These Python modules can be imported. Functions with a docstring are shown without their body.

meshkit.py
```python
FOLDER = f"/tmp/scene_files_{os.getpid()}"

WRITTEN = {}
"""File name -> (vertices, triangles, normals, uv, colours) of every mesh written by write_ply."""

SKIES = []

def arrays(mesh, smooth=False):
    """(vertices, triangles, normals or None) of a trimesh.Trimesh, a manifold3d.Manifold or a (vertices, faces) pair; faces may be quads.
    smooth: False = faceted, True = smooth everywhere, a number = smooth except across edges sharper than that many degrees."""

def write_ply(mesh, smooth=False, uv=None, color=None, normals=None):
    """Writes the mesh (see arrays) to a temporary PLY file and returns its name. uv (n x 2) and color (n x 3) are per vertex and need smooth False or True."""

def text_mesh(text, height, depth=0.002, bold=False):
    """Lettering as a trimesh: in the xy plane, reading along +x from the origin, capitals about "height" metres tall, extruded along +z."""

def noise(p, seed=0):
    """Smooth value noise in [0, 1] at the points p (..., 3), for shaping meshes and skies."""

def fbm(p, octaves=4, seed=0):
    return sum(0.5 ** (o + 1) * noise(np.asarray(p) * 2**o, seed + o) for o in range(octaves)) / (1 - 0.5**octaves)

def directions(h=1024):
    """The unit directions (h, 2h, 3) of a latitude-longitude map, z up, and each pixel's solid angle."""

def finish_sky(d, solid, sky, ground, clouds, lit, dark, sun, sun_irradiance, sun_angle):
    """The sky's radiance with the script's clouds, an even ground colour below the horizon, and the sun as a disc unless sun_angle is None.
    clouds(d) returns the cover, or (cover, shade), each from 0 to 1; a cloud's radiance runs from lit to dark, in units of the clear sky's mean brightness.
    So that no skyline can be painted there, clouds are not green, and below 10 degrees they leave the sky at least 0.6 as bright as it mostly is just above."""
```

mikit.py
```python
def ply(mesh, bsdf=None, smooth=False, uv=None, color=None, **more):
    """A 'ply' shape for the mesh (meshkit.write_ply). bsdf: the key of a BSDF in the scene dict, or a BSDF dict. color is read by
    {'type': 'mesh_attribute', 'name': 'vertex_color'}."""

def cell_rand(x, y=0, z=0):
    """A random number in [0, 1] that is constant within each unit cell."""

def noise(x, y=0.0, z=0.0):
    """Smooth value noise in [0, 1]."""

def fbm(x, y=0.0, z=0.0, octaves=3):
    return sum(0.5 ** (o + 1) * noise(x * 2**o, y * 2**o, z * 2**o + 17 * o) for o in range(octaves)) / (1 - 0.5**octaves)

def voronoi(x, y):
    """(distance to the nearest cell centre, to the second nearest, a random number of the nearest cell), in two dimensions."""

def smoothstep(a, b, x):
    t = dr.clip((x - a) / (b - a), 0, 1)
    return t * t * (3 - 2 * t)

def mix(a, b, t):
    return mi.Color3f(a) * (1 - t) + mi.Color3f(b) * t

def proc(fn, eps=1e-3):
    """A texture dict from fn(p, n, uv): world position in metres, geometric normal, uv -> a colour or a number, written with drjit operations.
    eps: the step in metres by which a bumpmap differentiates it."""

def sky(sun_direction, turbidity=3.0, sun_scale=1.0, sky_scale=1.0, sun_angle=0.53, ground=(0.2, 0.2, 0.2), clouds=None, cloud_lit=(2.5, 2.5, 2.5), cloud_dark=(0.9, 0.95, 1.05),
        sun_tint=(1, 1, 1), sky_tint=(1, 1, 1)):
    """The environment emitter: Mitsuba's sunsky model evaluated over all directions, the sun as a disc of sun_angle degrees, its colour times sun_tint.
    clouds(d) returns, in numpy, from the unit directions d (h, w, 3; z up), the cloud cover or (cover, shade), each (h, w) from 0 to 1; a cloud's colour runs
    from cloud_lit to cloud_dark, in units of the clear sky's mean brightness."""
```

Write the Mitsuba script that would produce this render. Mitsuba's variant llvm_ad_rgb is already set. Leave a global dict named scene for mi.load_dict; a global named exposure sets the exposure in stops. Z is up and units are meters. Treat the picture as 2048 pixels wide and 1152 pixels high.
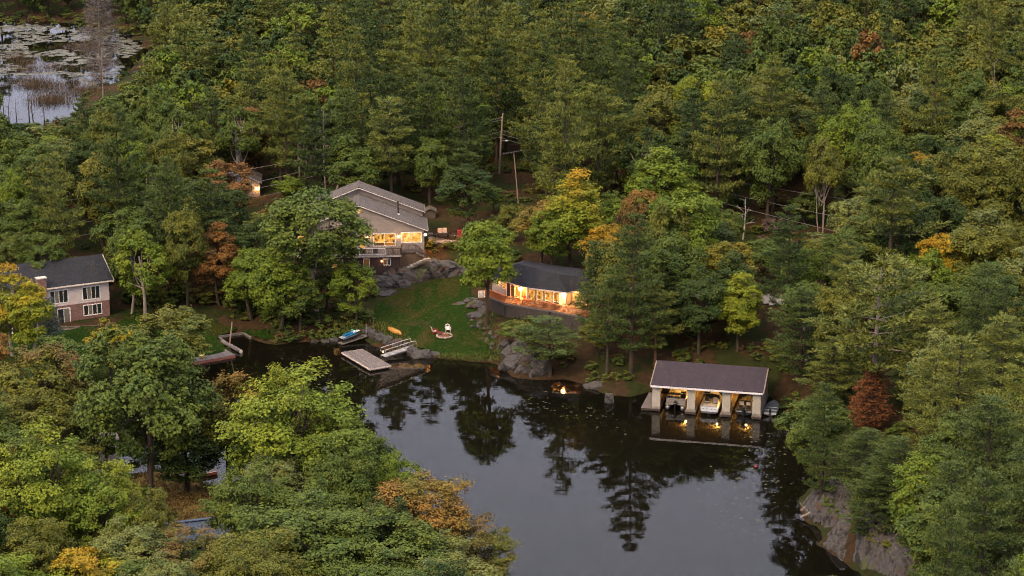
import math, random
import numpy as np, trimesh, shapely
from shapely.geometry import Polygon, Point, LineString
import drjit as dr, mitsuba as mi, mikit, meshkit
from mikit import noise, fbm, voronoi, cell_rand, smoothstep, mix

T = mi.ScalarTransform4f
scene, labels = {}, {}

# ------------------------------------------------------------------ camera, sky, exposure
CAM_H, PITCH, FOCAL = 83.0, math.radians(15.5), 4100.0          # focal length for a 2048 px wide frame
FW = np.array([0, math.cos(PITCH), -math.sin(PITCH)])
UP = np.array([0, math.sin(PITCH), math.cos(PITCH)])
scene['camera'] = {'type': 'perspective', 'fov': math.degrees(2 * math.atan(1024 / FOCAL)), 'fov_axis': 'x', 'near_clip': 1.0, 'far_clip': 4000.0,
                   'to_world': T().look_at(origin=[0, 0, CAM_H], target=[0, math.cos(PITCH) * 100, CAM_H - math.sin(PITCH) * 100], up=[0, 0, 1])}
exposure = 3.98
SUN = (-0.42, -0.62, 0.66)


def dusk_clouds(d):
    """An even, thin overcast: full cover with soft mottling, brighter overhead and towards the after-glow."""
    n = meshkit.fbm(d * np.array([2.2, 2.2, 5.0]) + 3.0, 4, seed=5)
    s = np.array(SUN) / np.linalg.norm(SUN)
    glow = np.clip((d @ s) * 0.5 + 0.5, 0, 1) ** 1.5
    return np.ones(d.shape[:2]), np.clip(1.0 - 0.16 * glow - 0.86 * np.clip(d[..., 2], 0, 1) ** 2.0 + 0.16 * (n - 0.5), 0, 1)


scene['sky'] = mikit.sky(SUN, turbidity=3, sun_scale=0.15, sun_angle=26, sun_tint=(1.0, 0.90, 0.76), clouds=dusk_clouds,
                         cloud_lit=(1.95, 1.87, 1.86), cloud_dark=(0.68, 0.70, 0.90), ground=(0.05, 0.06, 0.04))


scene['sky']['sampling_weight'] = 10.0


def at(px, py, z=0.0):
    """The point at height z that stands where the survey photo (2048 x 1152) shows it."""
    d = FW * FOCAL + np.array([1.0, 0, 0]) * (px - 1024) + UP * (576 - py)
    return np.array([0, 0, CAM_H]) + d * ((z - CAM_H) / d[2])


def proj(p):
    q = np.atleast_2d(np.asarray(p, float)) - [0, 0, CAM_H]
    w = q @ FW
    return np.stack([1024 + FOCAL * q[:, 0] / w, 576 - FOCAL * (q @ UP) / w], 1)


# ------------------------------------------------------------------ helpers
def lin(hexcol):
    c = np.array([int(hexcol[i:i + 2], 16) for i in (0, 2, 4)]) / 255.0
    return np.where(c <= 0.04045, c / 12.92, ((c + 0.055) / 1.055) ** 2.4)


COUNT = {}


def newkey(name, parent=None):
    base = f'{parent}__{name}' if parent else name
    n = COUNT.get(base, 0)
    COUNT[base] = n + 1
    return base if n == 0 else f'{base}_{n:03d}'


def tag(key, label=None, cat=None, group=None, kind=None):
    d = {}
    if label: d['label'] = label
    if cat: d['category'] = cat
    if group: d['group'] = group
    if kind: d['kind'] = kind
    labels[key] = d
    return key


def thing(name, label, cat, group=None):
    return tag(newkey(name), label, cat, group)


class Fr:
    """A local frame: x to the right along the front, y into the depth, z up."""
    def __init__(s, x, y, z, yaw=0.0):
        a = math.radians(yaw)
        s.m = np.array([[math.cos(a), -math.sin(a), 0, x], [math.sin(a), math.cos(a), 0, y], [0, 0, 1, z], [0, 0, 0, 1.0]])

    def p(s, x, y, z):
        return (s.m @ np.array([x, y, z, 1.0]))[:3]

    def sub(s, x, y, z, yaw=0.0):
        f = Fr(x, y, z, yaw)
        f.m = s.m @ f.m
        return f


def cat_mesh(ms):
    if isinstance(ms, (list, tuple)) and not isinstance(ms[0], np.ndarray):
        return trimesh.util.concatenate([m for m in ms]) if len(ms) > 1 else ms[0]
    return ms


def obj(name, mesh, mat, parent=None, col=None, fr=None, smooth=False, emit=None, weight=0.06, **lab):
    mesh = cat_mesh(mesh).copy()
    if fr is not None:
        mesh.apply_transform(fr.m)
    kw = {}
    if col is not None:
        c = lin(col) if isinstance(col, str) else np.asarray(col, float)
        kw['color'] = np.broadcast_to(c, (len(mesh.vertices), 3)) if c.ndim == 1 else c
    key = newkey(name, parent)
    if emit is not None:
        kw['emitter'] = {'type': 'area', 'sampling_weight': float(weight), 'radiance': emit if isinstance(emit, dict) else {'type': 'rgb', 'value': [float(v) for v in emit]}}
    scene[key] = mikit.ply(mesh, mat, smooth=smooth, **kw)
    if lab:
        tag(key, lab.get('label'), lab.get('cat'), lab.get('group'), lab.get('kind'))
    return key


def box(x0, x1, y0, y1, z0, z1):
    m = trimesh.creation.box(extents=(x1 - x0, y1 - y0, z1 - z0))
    m.apply_translation(((x0 + x1) / 2, (y0 + y1) / 2, (z0 + z1) / 2))
    return m


def bar(p, q, w, h=None, up=(0, 0, 1)):
    """A square beam from p to q, w wide and h high."""
    p, q = np.asarray(p, float), np.asarray(q, float)
    h = w if h is None else h
    t = (q - p) / np.linalg.norm(q - p)
    s = np.cross(t, up)
    if np.linalg.norm(s) < 1e-6: s = np.cross(t, (1, 0, 0))
    s /= np.linalg.norm(s)
    u = np.cross(s, t)
    v = [e + a * s * w / 2 + b * u * h / 2 for e in (p, q) for a, b in ((-1, -1), (1, -1), (1, 1), (-1, 1))]
    f = [[0, 1, 5, 4], [1, 2, 6, 5], [2, 3, 7, 6], [3, 0, 4, 7], [0, 3, 2, 1], [4, 5, 6, 7]]
    f = np.array([[a, b, c] for a, b, c, d in f] + [[a, c, d] for a, b, c, d in f])
    m = trimesh.Trimesh(v, f, process=False)
    m.fix_normals()
    return m


def tube(pts, radii, sides=6):
    p = np.asarray(pts, float)
    r = np.broadcast_to(np.asarray(radii, float), (len(p),))
    t = np.gradient(p, axis=0)
    t /= np.linalg.norm(t, axis=1, keepdims=True) + 1e-12
    ref = np.where(np.abs(t[:, 2:]) < 0.9, [[0, 0, 1.0]], [[1.0, 0, 0]])
    a = np.cross(t, ref)
    a /= np.linalg.norm(a, axis=1, keepdims=True) + 1e-12
    b = np.cross(t, a)
    ang = np.arange(sides) * 2 * np.pi / sides
    v = (p[:, None] + r[:, None, None] * (np.cos(ang)[None, :, None] * a[:, None] + np.sin(ang)[None, :, None] * b[:, None])).reshape(-1, 3)
    f = []
    for i in range(len(p) - 1):
        for j in range(sides):
            k = (j + 1) % sides
            A, B, C, D = i * sides + j, i * sides + k, (i + 1) * sides + k, (i + 1) * sides + j
            f += [[A, C, B], [A, D, C]]
    n = len(v)
    v = np.vstack([v, p[:1], p[-1:]])
    for j in range(sides):
        k = (j + 1) % sides
        f += [[n, j, k], [n + 1, (len(p) - 1) * sides + k, (len(p) - 1) * sides + j]]
    return trimesh.Trimesh(v, np.array(f)[:, ::-1], process=False)


def rod(p, q, r, sides=8):
    return tube([p, q], r, sides)


def slab(p0, p1, p2, p3, t):
    """A plate with these four corners on top (anticlockwise from above), t thick."""
    P = np.array([p0, p1, p2, p3], float)
    n = np.cross(P[1] - P[0], P[2] - P[0])
    n /= np.linalg.norm(n)
    v = np.vstack([P, P - n * t])
    f = [[0, 1, 2], [0, 2, 3], [4, 6, 5], [4, 7, 6]]
    for i in range(4):
        j = (i + 1) % 4
        f += [[i, i + 4, j + 4], [i, j + 4, j]]
    return trimesh.Trimesh(v, f, process=False)


def prism(poly, h, z0=0.0):
    """A plan polygon extruded upwards."""
    P = poly if isinstance(poly, Polygon) else Polygon(poly)
    m = trimesh.creation.extrude_polygon(P, h, engine='earcut')
    m.apply_translation((0, 0, z0))
    return m


def wallprism(pts_xz, y0, y1):
    """A wall outline given in x and z, from y0 to y1."""
    m = trimesh.creation.extrude_polygon(Polygon(pts_xz), y1 - y0, engine='earcut')
    v = m.vertices.copy()
    m = trimesh.Trimesh(np.stack([v[:, 0], y1 - v[:, 2], v[:, 1]], 1), m.faces, process=False)
    m.fix_normals()
    return m


def loft(sections):
    """Closed rings with equal counts of points, joined and capped."""
    s = [np.asarray(r, float) for r in sections]
    n, k = len(s[0]), len(s)
    v, f = np.vstack(s), []
    for i in range(k - 1):
        for j in range(n):
            a, b = i * n + j, i * n + (j + 1) % n
            f += [[a, b, b + n], [a, b + n, a + n]]
    c = len(v)
    v = np.vstack([v, s[0].mean(0), s[-1].mean(0)])
    for j in range(n):
        f += [[c, (j + 1) % n, j], [c + 1, (k - 1) * n + j, (k - 1) * n + (j + 1) % n]]
    m = trimesh.Trimesh(v, f, process=False)
    m.fix_normals()
    return m


def rounded(x0, x1, y0, y1, z0, z1, r=0.05):
    """A box with rounded edges."""
    import manifold3d as m3
    s = m3.Manifold.sphere(r, 8)
    pts = [s.translate((x, y, z)) for x in (x0 + r, x1 - r) for y in (y0 + r, y1 - r) for z in (z0 + r, z1 - r)]
    mm = m3.Manifold.batch_hull(pts).to_mesh()
    return trimesh.Trimesh(mm.vert_properties[:, :3], mm.tri_verts, process=False)


def xf(m, x=0, y=0, z=0, yaw=0, pitch=0, roll=0):
    m = m.copy()
    R = trimesh.transformations.euler_matrix(math.radians(roll), math.radians(pitch), math.radians(yaw), 'sxyz')
    R[:3, 3] = (x, y, z)
    m.apply_transform(R)
    return m


# ------------------------------------------------------------------ materials
VC = {'type': 'mesh_attribute', 'name': 'vertex_color'}
scene['leaf'] = {'type': 'twosided', 'm': {'type': 'principled', 'base_color': VC, 'roughness': 0.6, 'specular': 0.12}}
scene['bark'] = {'type': 'twosided', 'm': {'type': 'diffuse', 'reflectance': VC}}
scene['paint'] = {'type': 'twosided', 'm': {'type': 'principled', 'base_color': VC, 'roughness': 0.55, 'specular': 0.4}}
scene['gloss'] = {'type': 'twosided', 'm': {'type': 'principled', 'base_color': VC, 'roughness': 0.18, 'specular': 0.5, 'clearcoat': 0.6}}
scene['metal'] = {'type': 'twosided', 'm': {'type': 'principled', 'base_color': VC, 'roughness': 0.35, 'metallic': 0.85}}
scene['dark_glass'] = {'type': 'twosided', 'm': {'type': 'principled', 'base_color': {'type': 'rgb', 'value': [0.02, 0.022, 0.025]}, 'roughness': 0.06, 'specular': 0.8}}
scene['lamp'] = {'type': 'twosided', 'm': {'type': 'diffuse', 'reflectance': {'type': 'rgb', 'value': [0.6, 0.5, 0.35]}}}
scene['pane_black'] = {'type': 'twosided', 'm': {'type': 'diffuse', 'reflectance': {'type': 'rgb', 'value': [0.03, 0.02, 0.012]}}}
scene['clear_glass'] = {'type': 'thindielectric', 'int_ior': 1.5}


def principled_proc(fn, rough=0.8, bump=None, bscale=0.02, spec=0.3, eps=0.02):
    b = {'type': 'principled', 'base_color': mikit.proc(fn), 'roughness': rough, 'specular': spec}
    if bump is not None:
        b = {'type': 'bumpmap', 'tex': mikit.proc(bump, eps=eps), 'scale': bscale, 'bsdf': b}
    return {'type': 'twosided', 'm': b}


def f_ground(p, n, uv):
    a = fbm(p.x * 0.25, p.y * 0.25, 0.0, 4)
    b = fbm(p.x * 2.3, p.y * 2.3, 5.0, 3)
    litter = mix((0.022, 0.015, 0.008), (0.056, 0.031, 0.015), b)
    moss = mix((0.014, 0.018, 0.005), (0.028, 0.032, 0.009), b)
    return mix(litter, moss, smoothstep(0.46, 0.62, a))


def f_lawn(p, n, uv):
    a = fbm(p.x * 0.22, p.y * 0.16, 2.0, 4)
    b = fbm(p.x * 3.1, p.y * 2.2, 9.0, 3)
    c = noise(p.x * 9.0, p.y * 7.0, 1.0)
    g = mix((0.008, 0.021, 0.0025), (0.015, 0.033, 0.0035), b)
    g = mix(g, mix((0.032, 0.032, 0.007), (0.025, 0.027, 0.005), b), smoothstep(0.50, 0.70, a + 0.22 * (b - 0.5)))
    bare = smoothstep(0.60, 0.74, fbm(p.x * 0.5 + 20, p.y * 0.4, 6.0, 4)) * 0.45
    g = mix(g, mi.Color3f(0.045, 0.033, 0.014), bare)
    g = mix(g, mi.Color3f(0.09, 0.06, 0.02), smoothstep(0.83, 0.9, noise(p.x * 5.5, p.y * 5.5, 12.0)) * 0.6)
    return g * (0.66 + 0.68 * c)


def f_granite(p, n, uv):
    a = fbm(p.x * 0.7, p.y * 0.7, p.z * 0.7, 4)
    b = fbm(p.x * 5.0, p.y * 5.0, p.z * 5.0, 3)
    s = fbm(p.x * 1.6 + p.z, p.y * 1.6, p.z * 0.35, 3)
    c = mix((0.032, 0.028, 0.028), (0.095, 0.085, 0.082), b)
    c = mix(c, mi.Color3f(0.024, 0.021, 0.020), smoothstep(0.54, 0.70, s))
    c = mix(c, mi.Color3f(0.070, 0.038, 0.024), smoothstep(0.60, 0.72, a) * 0.7)
    return mix(c, mi.Color3f(0.060, 0.066, 0.026), smoothstep(0.66, 0.74, fbm(p.x * 0.9 + 40, p.y * 0.9, p.z * 0.9, 3)))


def b_granite(p, n, uv):
    return fbm(p.x * 1.8, p.y * 1.8, p.z * 3.2, 4)


def shingle(c0, c1):
    def fn(p, n, uv):
        k = cell_rand(dr.floor(p.x * 3.2 + cell_rand(dr.floor(p.z * 14.0)) * 3), dr.floor(p.z * 14.0), dr.floor(p.y * 1.2))
        c = mix(c0, c1, 0.50 * k + 0.25 * fbm(p.x * 0.8, p.y * 0.8, p.z * 0.8, 3) + 0.25 * fbm(p.x * 2.2, p.z * 0.3, 7.0, 3))
        litter = noise(p.x * 6.0, p.y * 6.0, 3.0) * noise(p.x * 1.1 + 9, p.y * 1.1, 5.0)
        return mix(c, mi.Color3f(0.075, 0.048, 0.028), smoothstep(0.56, 0.70, litter) * 0.45)
    return fn


def f_wood(p, n, uv):
    k = cell_rand(dr.floor(p.x * 6.0 + p.y * 3.0), dr.floor(p.z * 5.0))
    return mix((0.085, 0.070, 0.066), (0.18, 0.15, 0.14), 0.5 * k + 0.5 * fbm(p.x * 4.0, p.y * 4.0, p.z * 4.0, 3))


def f_brick(p, n, uv):
    u = p.x * 0.82 + p.y * 0.57
    row = dr.floor(p.z * 13.0)
    k = cell_rand(dr.floor(u * 4.6 + 0.5 * (row - 2 * dr.floor(row / 2))), row)
    return mix((0.13, 0.070, 0.060), (0.235, 0.135, 0.118), 0.6 * k + 0.4 * fbm(u * 0.9, p.z * 0.9, 3.0, 3))


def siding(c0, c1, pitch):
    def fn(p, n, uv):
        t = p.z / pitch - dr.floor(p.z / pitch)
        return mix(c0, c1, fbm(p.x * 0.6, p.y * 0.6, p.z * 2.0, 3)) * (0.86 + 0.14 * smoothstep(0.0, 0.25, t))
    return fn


def b_ripple(p, n, uv):
    return fbm(p.x * 0.55 + 0.15 * p.y, p.y * 1.5, 0.0, 3) + 0.35 * noise(p.x * 0.12, p.y * 0.16, 4.0)


def f_water(p, n, uv):
    return mix((0.006, 0.006, 0.004), (0.012, 0.009, 0.005), fbm(p.x * 0.15, p.y * 0.15, 0.0, 2))


scene['ground_mat'] = principled_proc(f_ground, 0.95, spec=0.1)
scene['lawn_mat'] = principled_proc(f_lawn, 0.9, lambda p, n, uv: noise(p.x * 9.0, p.y * 7.0, 1.0), 0.06, spec=0.05, eps=0.03)
scene['granite'] = principled_proc(f_granite, 0.85, b_granite, 0.35, eps=0.04)
scene['roof_taupe'] = principled_proc(shingle((0.046, 0.038, 0.035), (0.112, 0.093, 0.086)), 0.9)
scene['roof_slate'] = principled_proc(shingle((0.009, 0.009, 0.012), (0.026, 0.026, 0.032)), 0.85)
scene['roof_plum'] = principled_proc(shingle((0.028, 0.020, 0.026), (0.046, 0.033, 0.042)), 0.85)
scene['wood'] = principled_proc(f_wood, 0.8)
scene['brick'] = principled_proc(f_brick, 0.9)
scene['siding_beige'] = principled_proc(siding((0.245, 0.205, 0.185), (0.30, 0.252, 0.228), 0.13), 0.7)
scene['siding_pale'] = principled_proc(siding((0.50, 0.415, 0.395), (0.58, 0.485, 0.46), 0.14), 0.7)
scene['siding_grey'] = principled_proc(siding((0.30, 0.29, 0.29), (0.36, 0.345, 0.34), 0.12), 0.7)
scene['gravel'] = principled_proc(lambda p, n, uv: mix((0.22, 0.19, 0.17), (0.36, 0.32, 0.29), fbm(p.x * 3.0, p.y * 3.0, 0.0, 3)), 0.95)
scene['water_mat'] = {'type': 'bumpmap', 'tex': mikit.proc(b_ripple, eps=0.05), 'scale': 0.0022,
                      'bsdf': {'type': 'plastic', 'int_ior': 1.333, 'diffuse_reflectance': mikit.proc(f_water), 'nonlinear': True}}
# ------------------------------------------------------------------ the land
LAKE_PX = [(395, 724), (472, 714), (446, 682), (440, 675), (470, 670), (488, 668), (502, 677), (520, 684), (548, 690), (590, 685), (640, 682), (680, 679),
           (728, 677), (742, 690), (790, 705), (830, 717), (880, 717), (930, 722), (985, 725), (1002, 735), (1030, 755), (1075, 760), (1130, 757), (1180, 772),
           (1215, 790), (1260, 792), (1300, 782), (1330, 768), (1440, 778), (1545, 790), (1575, 830), (1612, 870), (1650, 905), (1655, 950), (1600, 1000),
           (1612, 1040), (1652, 1065), (1640, 1090), (1690, 1120), (1740, 1160), (1770, 1230), (1800, 1420), (1020, 1420), (1000, 1210), (905, 1180), (820, 1120),
           (760, 1060), (700, 1040), (600, 1020), (520, 995), (440, 985), (400, 962), (330, 945), (250, 955), (150, 930), (0, 925), (-220, 920), (-250, 860),
           (-100, 830), (100, 800), (250, 775), (340, 750), (380, 735)]
LAKE = Polygon([at(x, y)[:2] for x, y in LAKE_PX])
POND_Z = 4.0
POND_PX = [(-150, 262), (40, 262), (118, 246), (150, 225), (180, 180), (235, 165), (262, 130), (290, 105), (285, 88), (245, 62), (140, 46), (60, 42), (-150, 38)]
POND = Polygon([at(x, y, POND_Z)[:2] for x, y in POND_PX])
CTRL = np.array([(-9, 266, .8), (-4, 266, .8), (-9, 275, 1.5), (-15, 284, 2.4), (-6, 286, 2.8), (-21, 286, 3.2), (-18, 290, 5.0), (-24, 291, 5.0), (-30, 288, 3.5), (-18, 297, 5.4), (-10, 298, 7.4),
                 (-20, 312, 8.0), (-8, 306, 8.2), (-35, 300, 6.0), (-40, 330, 8.0), (3, 278, 4.6), (0, 274, 3.2), (8, 268, 2.6), (-2, 280, 3.6), (6, 290, 6.0), (14, 285, 6.2), (0, 320, 8.5), (0, 342, 9.0),
                 (18, 258, 2.6), (25, 256, 3.2), (30, 270, 6.0), (45, 262, 6.0), (40, 300, 8.5), (55, 250, 5.0), (48, 225, 3.0), (42, 200, 4.0), (52, 185, 6.0), (60, 215, 7.0), (80, 240, 9.0),
                 (100, 330, 12), (60, 400, 12), (120, 460, 15), (0, 420, 10), (0, 520, 13), (0, 700, 20), (150, 650, 22), (-60, 380, 6.5), (-110, 420, 4.6), (-120, 520, 4.6), (-60, 540, 8), (-90, 640, 12), (-200, 640, 14),
                 (-60, 276, 1.6), (-52, 274, 1.4), (-66, 268, 1.5), (-48, 266, 1.0), (-60, 292, 2.6), (-45, 290, 2.2), (-40, 276, 1.0), (-70, 320, 5), (-90, 330, 5), (-36, 222, 1.2), (-30, 212, 1.6), (-45, 210, 2.4),
                 (-35, 195, 3.5), (-15, 190, 2.0), (-5, 178, 2.0), (-60, 190, 5), (-20, 160, 5), (-60, 215, 2.5), (150, 260, 12), (200, 400, 16), (20, 140, 3)], float)


def rbf_fit():
    d = np.linalg.norm(CTRL[:, None, :2] - CTRL[None, :, :2], axis=-1)
    A = d + np.eye(len(d)) * -4.0                      # linear kernel, slightly relaxed
    n = len(CTRL)
    M = np.zeros((n + 3, n + 3))
    M[:n, :n], M[:n, n:], M[n:, :n] = A, np.c_[np.ones(n), CTRL[:, :2]], np.c_[np.ones(n), CTRL[:, :2]].T
    return np.linalg.solve(M, np.r_[CTRL[:, 2], 0, 0, 0])


RBF = rbf_fit()


def sdist(poly, x, y):
    """Metres outside the polygon (negative inside)."""
    pts = shapely.points(x, y)
    d = shapely.distance(poly.exterior, pts)
    return np.where(shapely.contains(poly, pts), -d, d)


def ss(a, b, x):
    t = np.clip((x - a) / (b - a), 0, 1)
    return t * t * (3 - 2 * t)


def zg(x, y):
    """Height of the ground."""
    x, y = np.atleast_1d(np.asarray(x, float)), np.atleast_1d(np.asarray(y, float))
    d = np.sqrt((x[:, None] - CTRL[None, :, 0]) ** 2 + (y[:, None] - CTRL[None, :, 1]) ** 2)
    h = d @ RBF[:-3] + RBF[-3] + RBF[-2] * x + RBF[-1] * y
    P = np.stack([x * 0.07, y * 0.07, x * 0], -1)
    far = ss(315, 380, y)
    h = h + (meshkit.fbm(P, 3, 3) - 0.5) * (0.7 + 4.0 * far)
    h = np.maximum(h, 0.35)
    dl, dp = sdist(LAKE, x, y), sdist(POND, x, y)
    h = np.where(dl > 0, 0.12 + (h - 0.12) * ss(-1.0, 5.0, dl), -1.6 * ss(0.0, 3.0, -dl) - 0.05)
    h = np.where(dp > 0, np.where(dp < 30, np.maximum(POND_Z + 0.15, (POND_Z + 0.3) * (1 - ss(0, 30, dp)) + h * ss(0, 30, dp)), h), POND_Z - 0.8 * ss(0, 3, -dp))
    return h


def g1(x, y):
    return float(zg(x, y)[0])


LAWN = Polygon([at(x, y, z)[:2] for x, y, z in [(742, 640, 1.4), (752, 652, 1.4), (790, 676, .8), (824, 696, .5), (880, 711, .25), (940, 716, .2), (985, 720, .2), (997, 700, .6), (972, 664, 1.4), (945, 640, 1.9),
                (960, 600, 2.8), (935, 570, 3), (905, 566, 3), (850, 582, 2.7), (790, 592, 2.5), (745, 606, 2.4)]])
NLAWN = Polygon([at(x, y, z)[:2] for x, y, z in [(-60, 640, 1.6), (100, 655, 1.6), (232, 652, 1.6), (250, 615, 1.8), (330, 640, 1.4), (430, 640, 1.3), (540, 655, 1), (560, 684, .3), (520, 680, .2), (502, 674, .2), (470, 666, .25),
                 (438, 672, .25), (468, 706, .25), (395, 716, .3), (330, 742, .3), (240, 765, .4), (90, 790, .4), (-60, 790, .8)]])
PLAWN = Polygon([at(x, y, z)[:2] for x, y, z in [(260, 985, .5), (330, 950, .25), (400, 966, .3), (440, 990, .3), (500, 1000, .4), (480, 1060, 1.5), (320, 1080, 2), (230, 1060, 2)]])


def grid_mesh(xs, ys, zfun):
    X, Y = np.meshgrid(xs, ys)
    v = np.stack([X.ravel(), Y.ravel(), zfun(X.ravel(), Y.ravel())], 1)
    nx, ny = len(xs), len(ys)
    i = (np.arange(ny - 1)[:, None] * nx + np.arange(nx - 1)[None, :]).ravel()
    f = np.vstack([np.stack([i, i + 1, i + nx + 1], 1), np.stack([i, i + nx + 1, i + nx], 1)])
    return trimesh.Trimesh(v, f, process=False)


def z_terrain(x, y):
    z = zg(x, y)
    pts = shapely.points(x, y)
    for L in (LAWN, NLAWN, PLAWN):
        z = z - 0.25 * shapely.contains(L.buffer(-0.4), pts)
    return z


xs = np.concatenate([np.linspace(-330, -75, 60)[:-1], np.linspace(-75, 75, 121), np.linspace(75, 330, 60)[1:]])
ys = np.concatenate([np.linspace(60, 165, 30)[:-1], np.linspace(165, 310, 120)[:-1], np.linspace(310, 1150, 170)])
obj('ground', grid_mesh(xs, ys, z_terrain), 'ground_mat', smooth=True, label='brown leaf litter ground of the forest around the cove', kind='structure')


def lawn_mesh(P, step=0.5):
    x0, y0, x1, y1 = P.bounds
    m = grid_mesh(np.arange(x0 - 1, x1 + 1, step), np.arange(y0 - 1, y1 + 1, step), lambda x, y: zg(x, y) + 0.03 + 0.04 * meshkit.noise(np.stack([x * 2, y * 2, x * 0], -1), 8))
    wob = (meshkit.noise(np.c_[m.vertices[:, :2] * 0.9, m.vertices[:, :1] * 0], 4) - 0.5) * 1.0
    keep = sdist(P, m.vertices[:, 0], m.vertices[:, 1]) < wob
    m.update_faces(keep[m.faces].all(1))
    m.remove_unreferenced_vertices()
    return m


obj('lawn', lawn_mesh(LAWN), 'lawn_mat', smooth=True, label='mown green lawn sloping from the rock outcrop to the water', kind='structure')
obj('lawn', lawn_mesh(NLAWN, 0.7), 'lawn_mat', smooth=True, label='green lawn in front of the two storey brick house', kind='structure')
scene['dry_grass'] = principled_proc(lambda p, n, uv: mix((0.085, 0.055, 0.020), (0.14, 0.10, 0.034), fbm(p.x * 1.2, p.y * 1.2, 0.0, 4)), 0.95, spec=0.1)
obj('lawn', lawn_mesh(PLAWN, 0.6), 'dry_grass', smooth=True, label='dry brown grass bank above the near shore', kind='structure')
wx0, wy0, wx1, wy1 = LAKE.bounds
obj('water', grid_mesh(np.linspace(wx0 - 2, wx1 + 2, 3), np.linspace(wy0 - 2, wy1 + 2, 3), lambda x, y: x * 0), 'water_mat', label='still dark water of the cove mirroring the dusk sky', kind='structure')
px0, py0, px1, py1 = POND.bounds
obj('pond', grid_mesh(np.linspace(px0 - 2, px1 + 2, 3), np.linspace(py0 - 2, py1 + 2, 3), lambda x, y: x * 0 + POND_Z), 'water_mat', label='pale marsh pond among the trees at upper left', kind='structure')
# driveway behind the lakeside cottage
drv = [at(x, y, 6.4)[:2] for x, y in [(1085, 543), (1135, 549), (1250, 566), (1350, 574), (1440, 584), (1560, 600)]]
dm = lawn_mesh(LineString(drv).buffer(1.9), 0.7)
dm.vertices[:, 2] += 0.12
obj('driveway', dm, 'gravel', smooth=True, label='pale gravel driveway between the trees behind the lakeside cottage', kind='structure')


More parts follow.
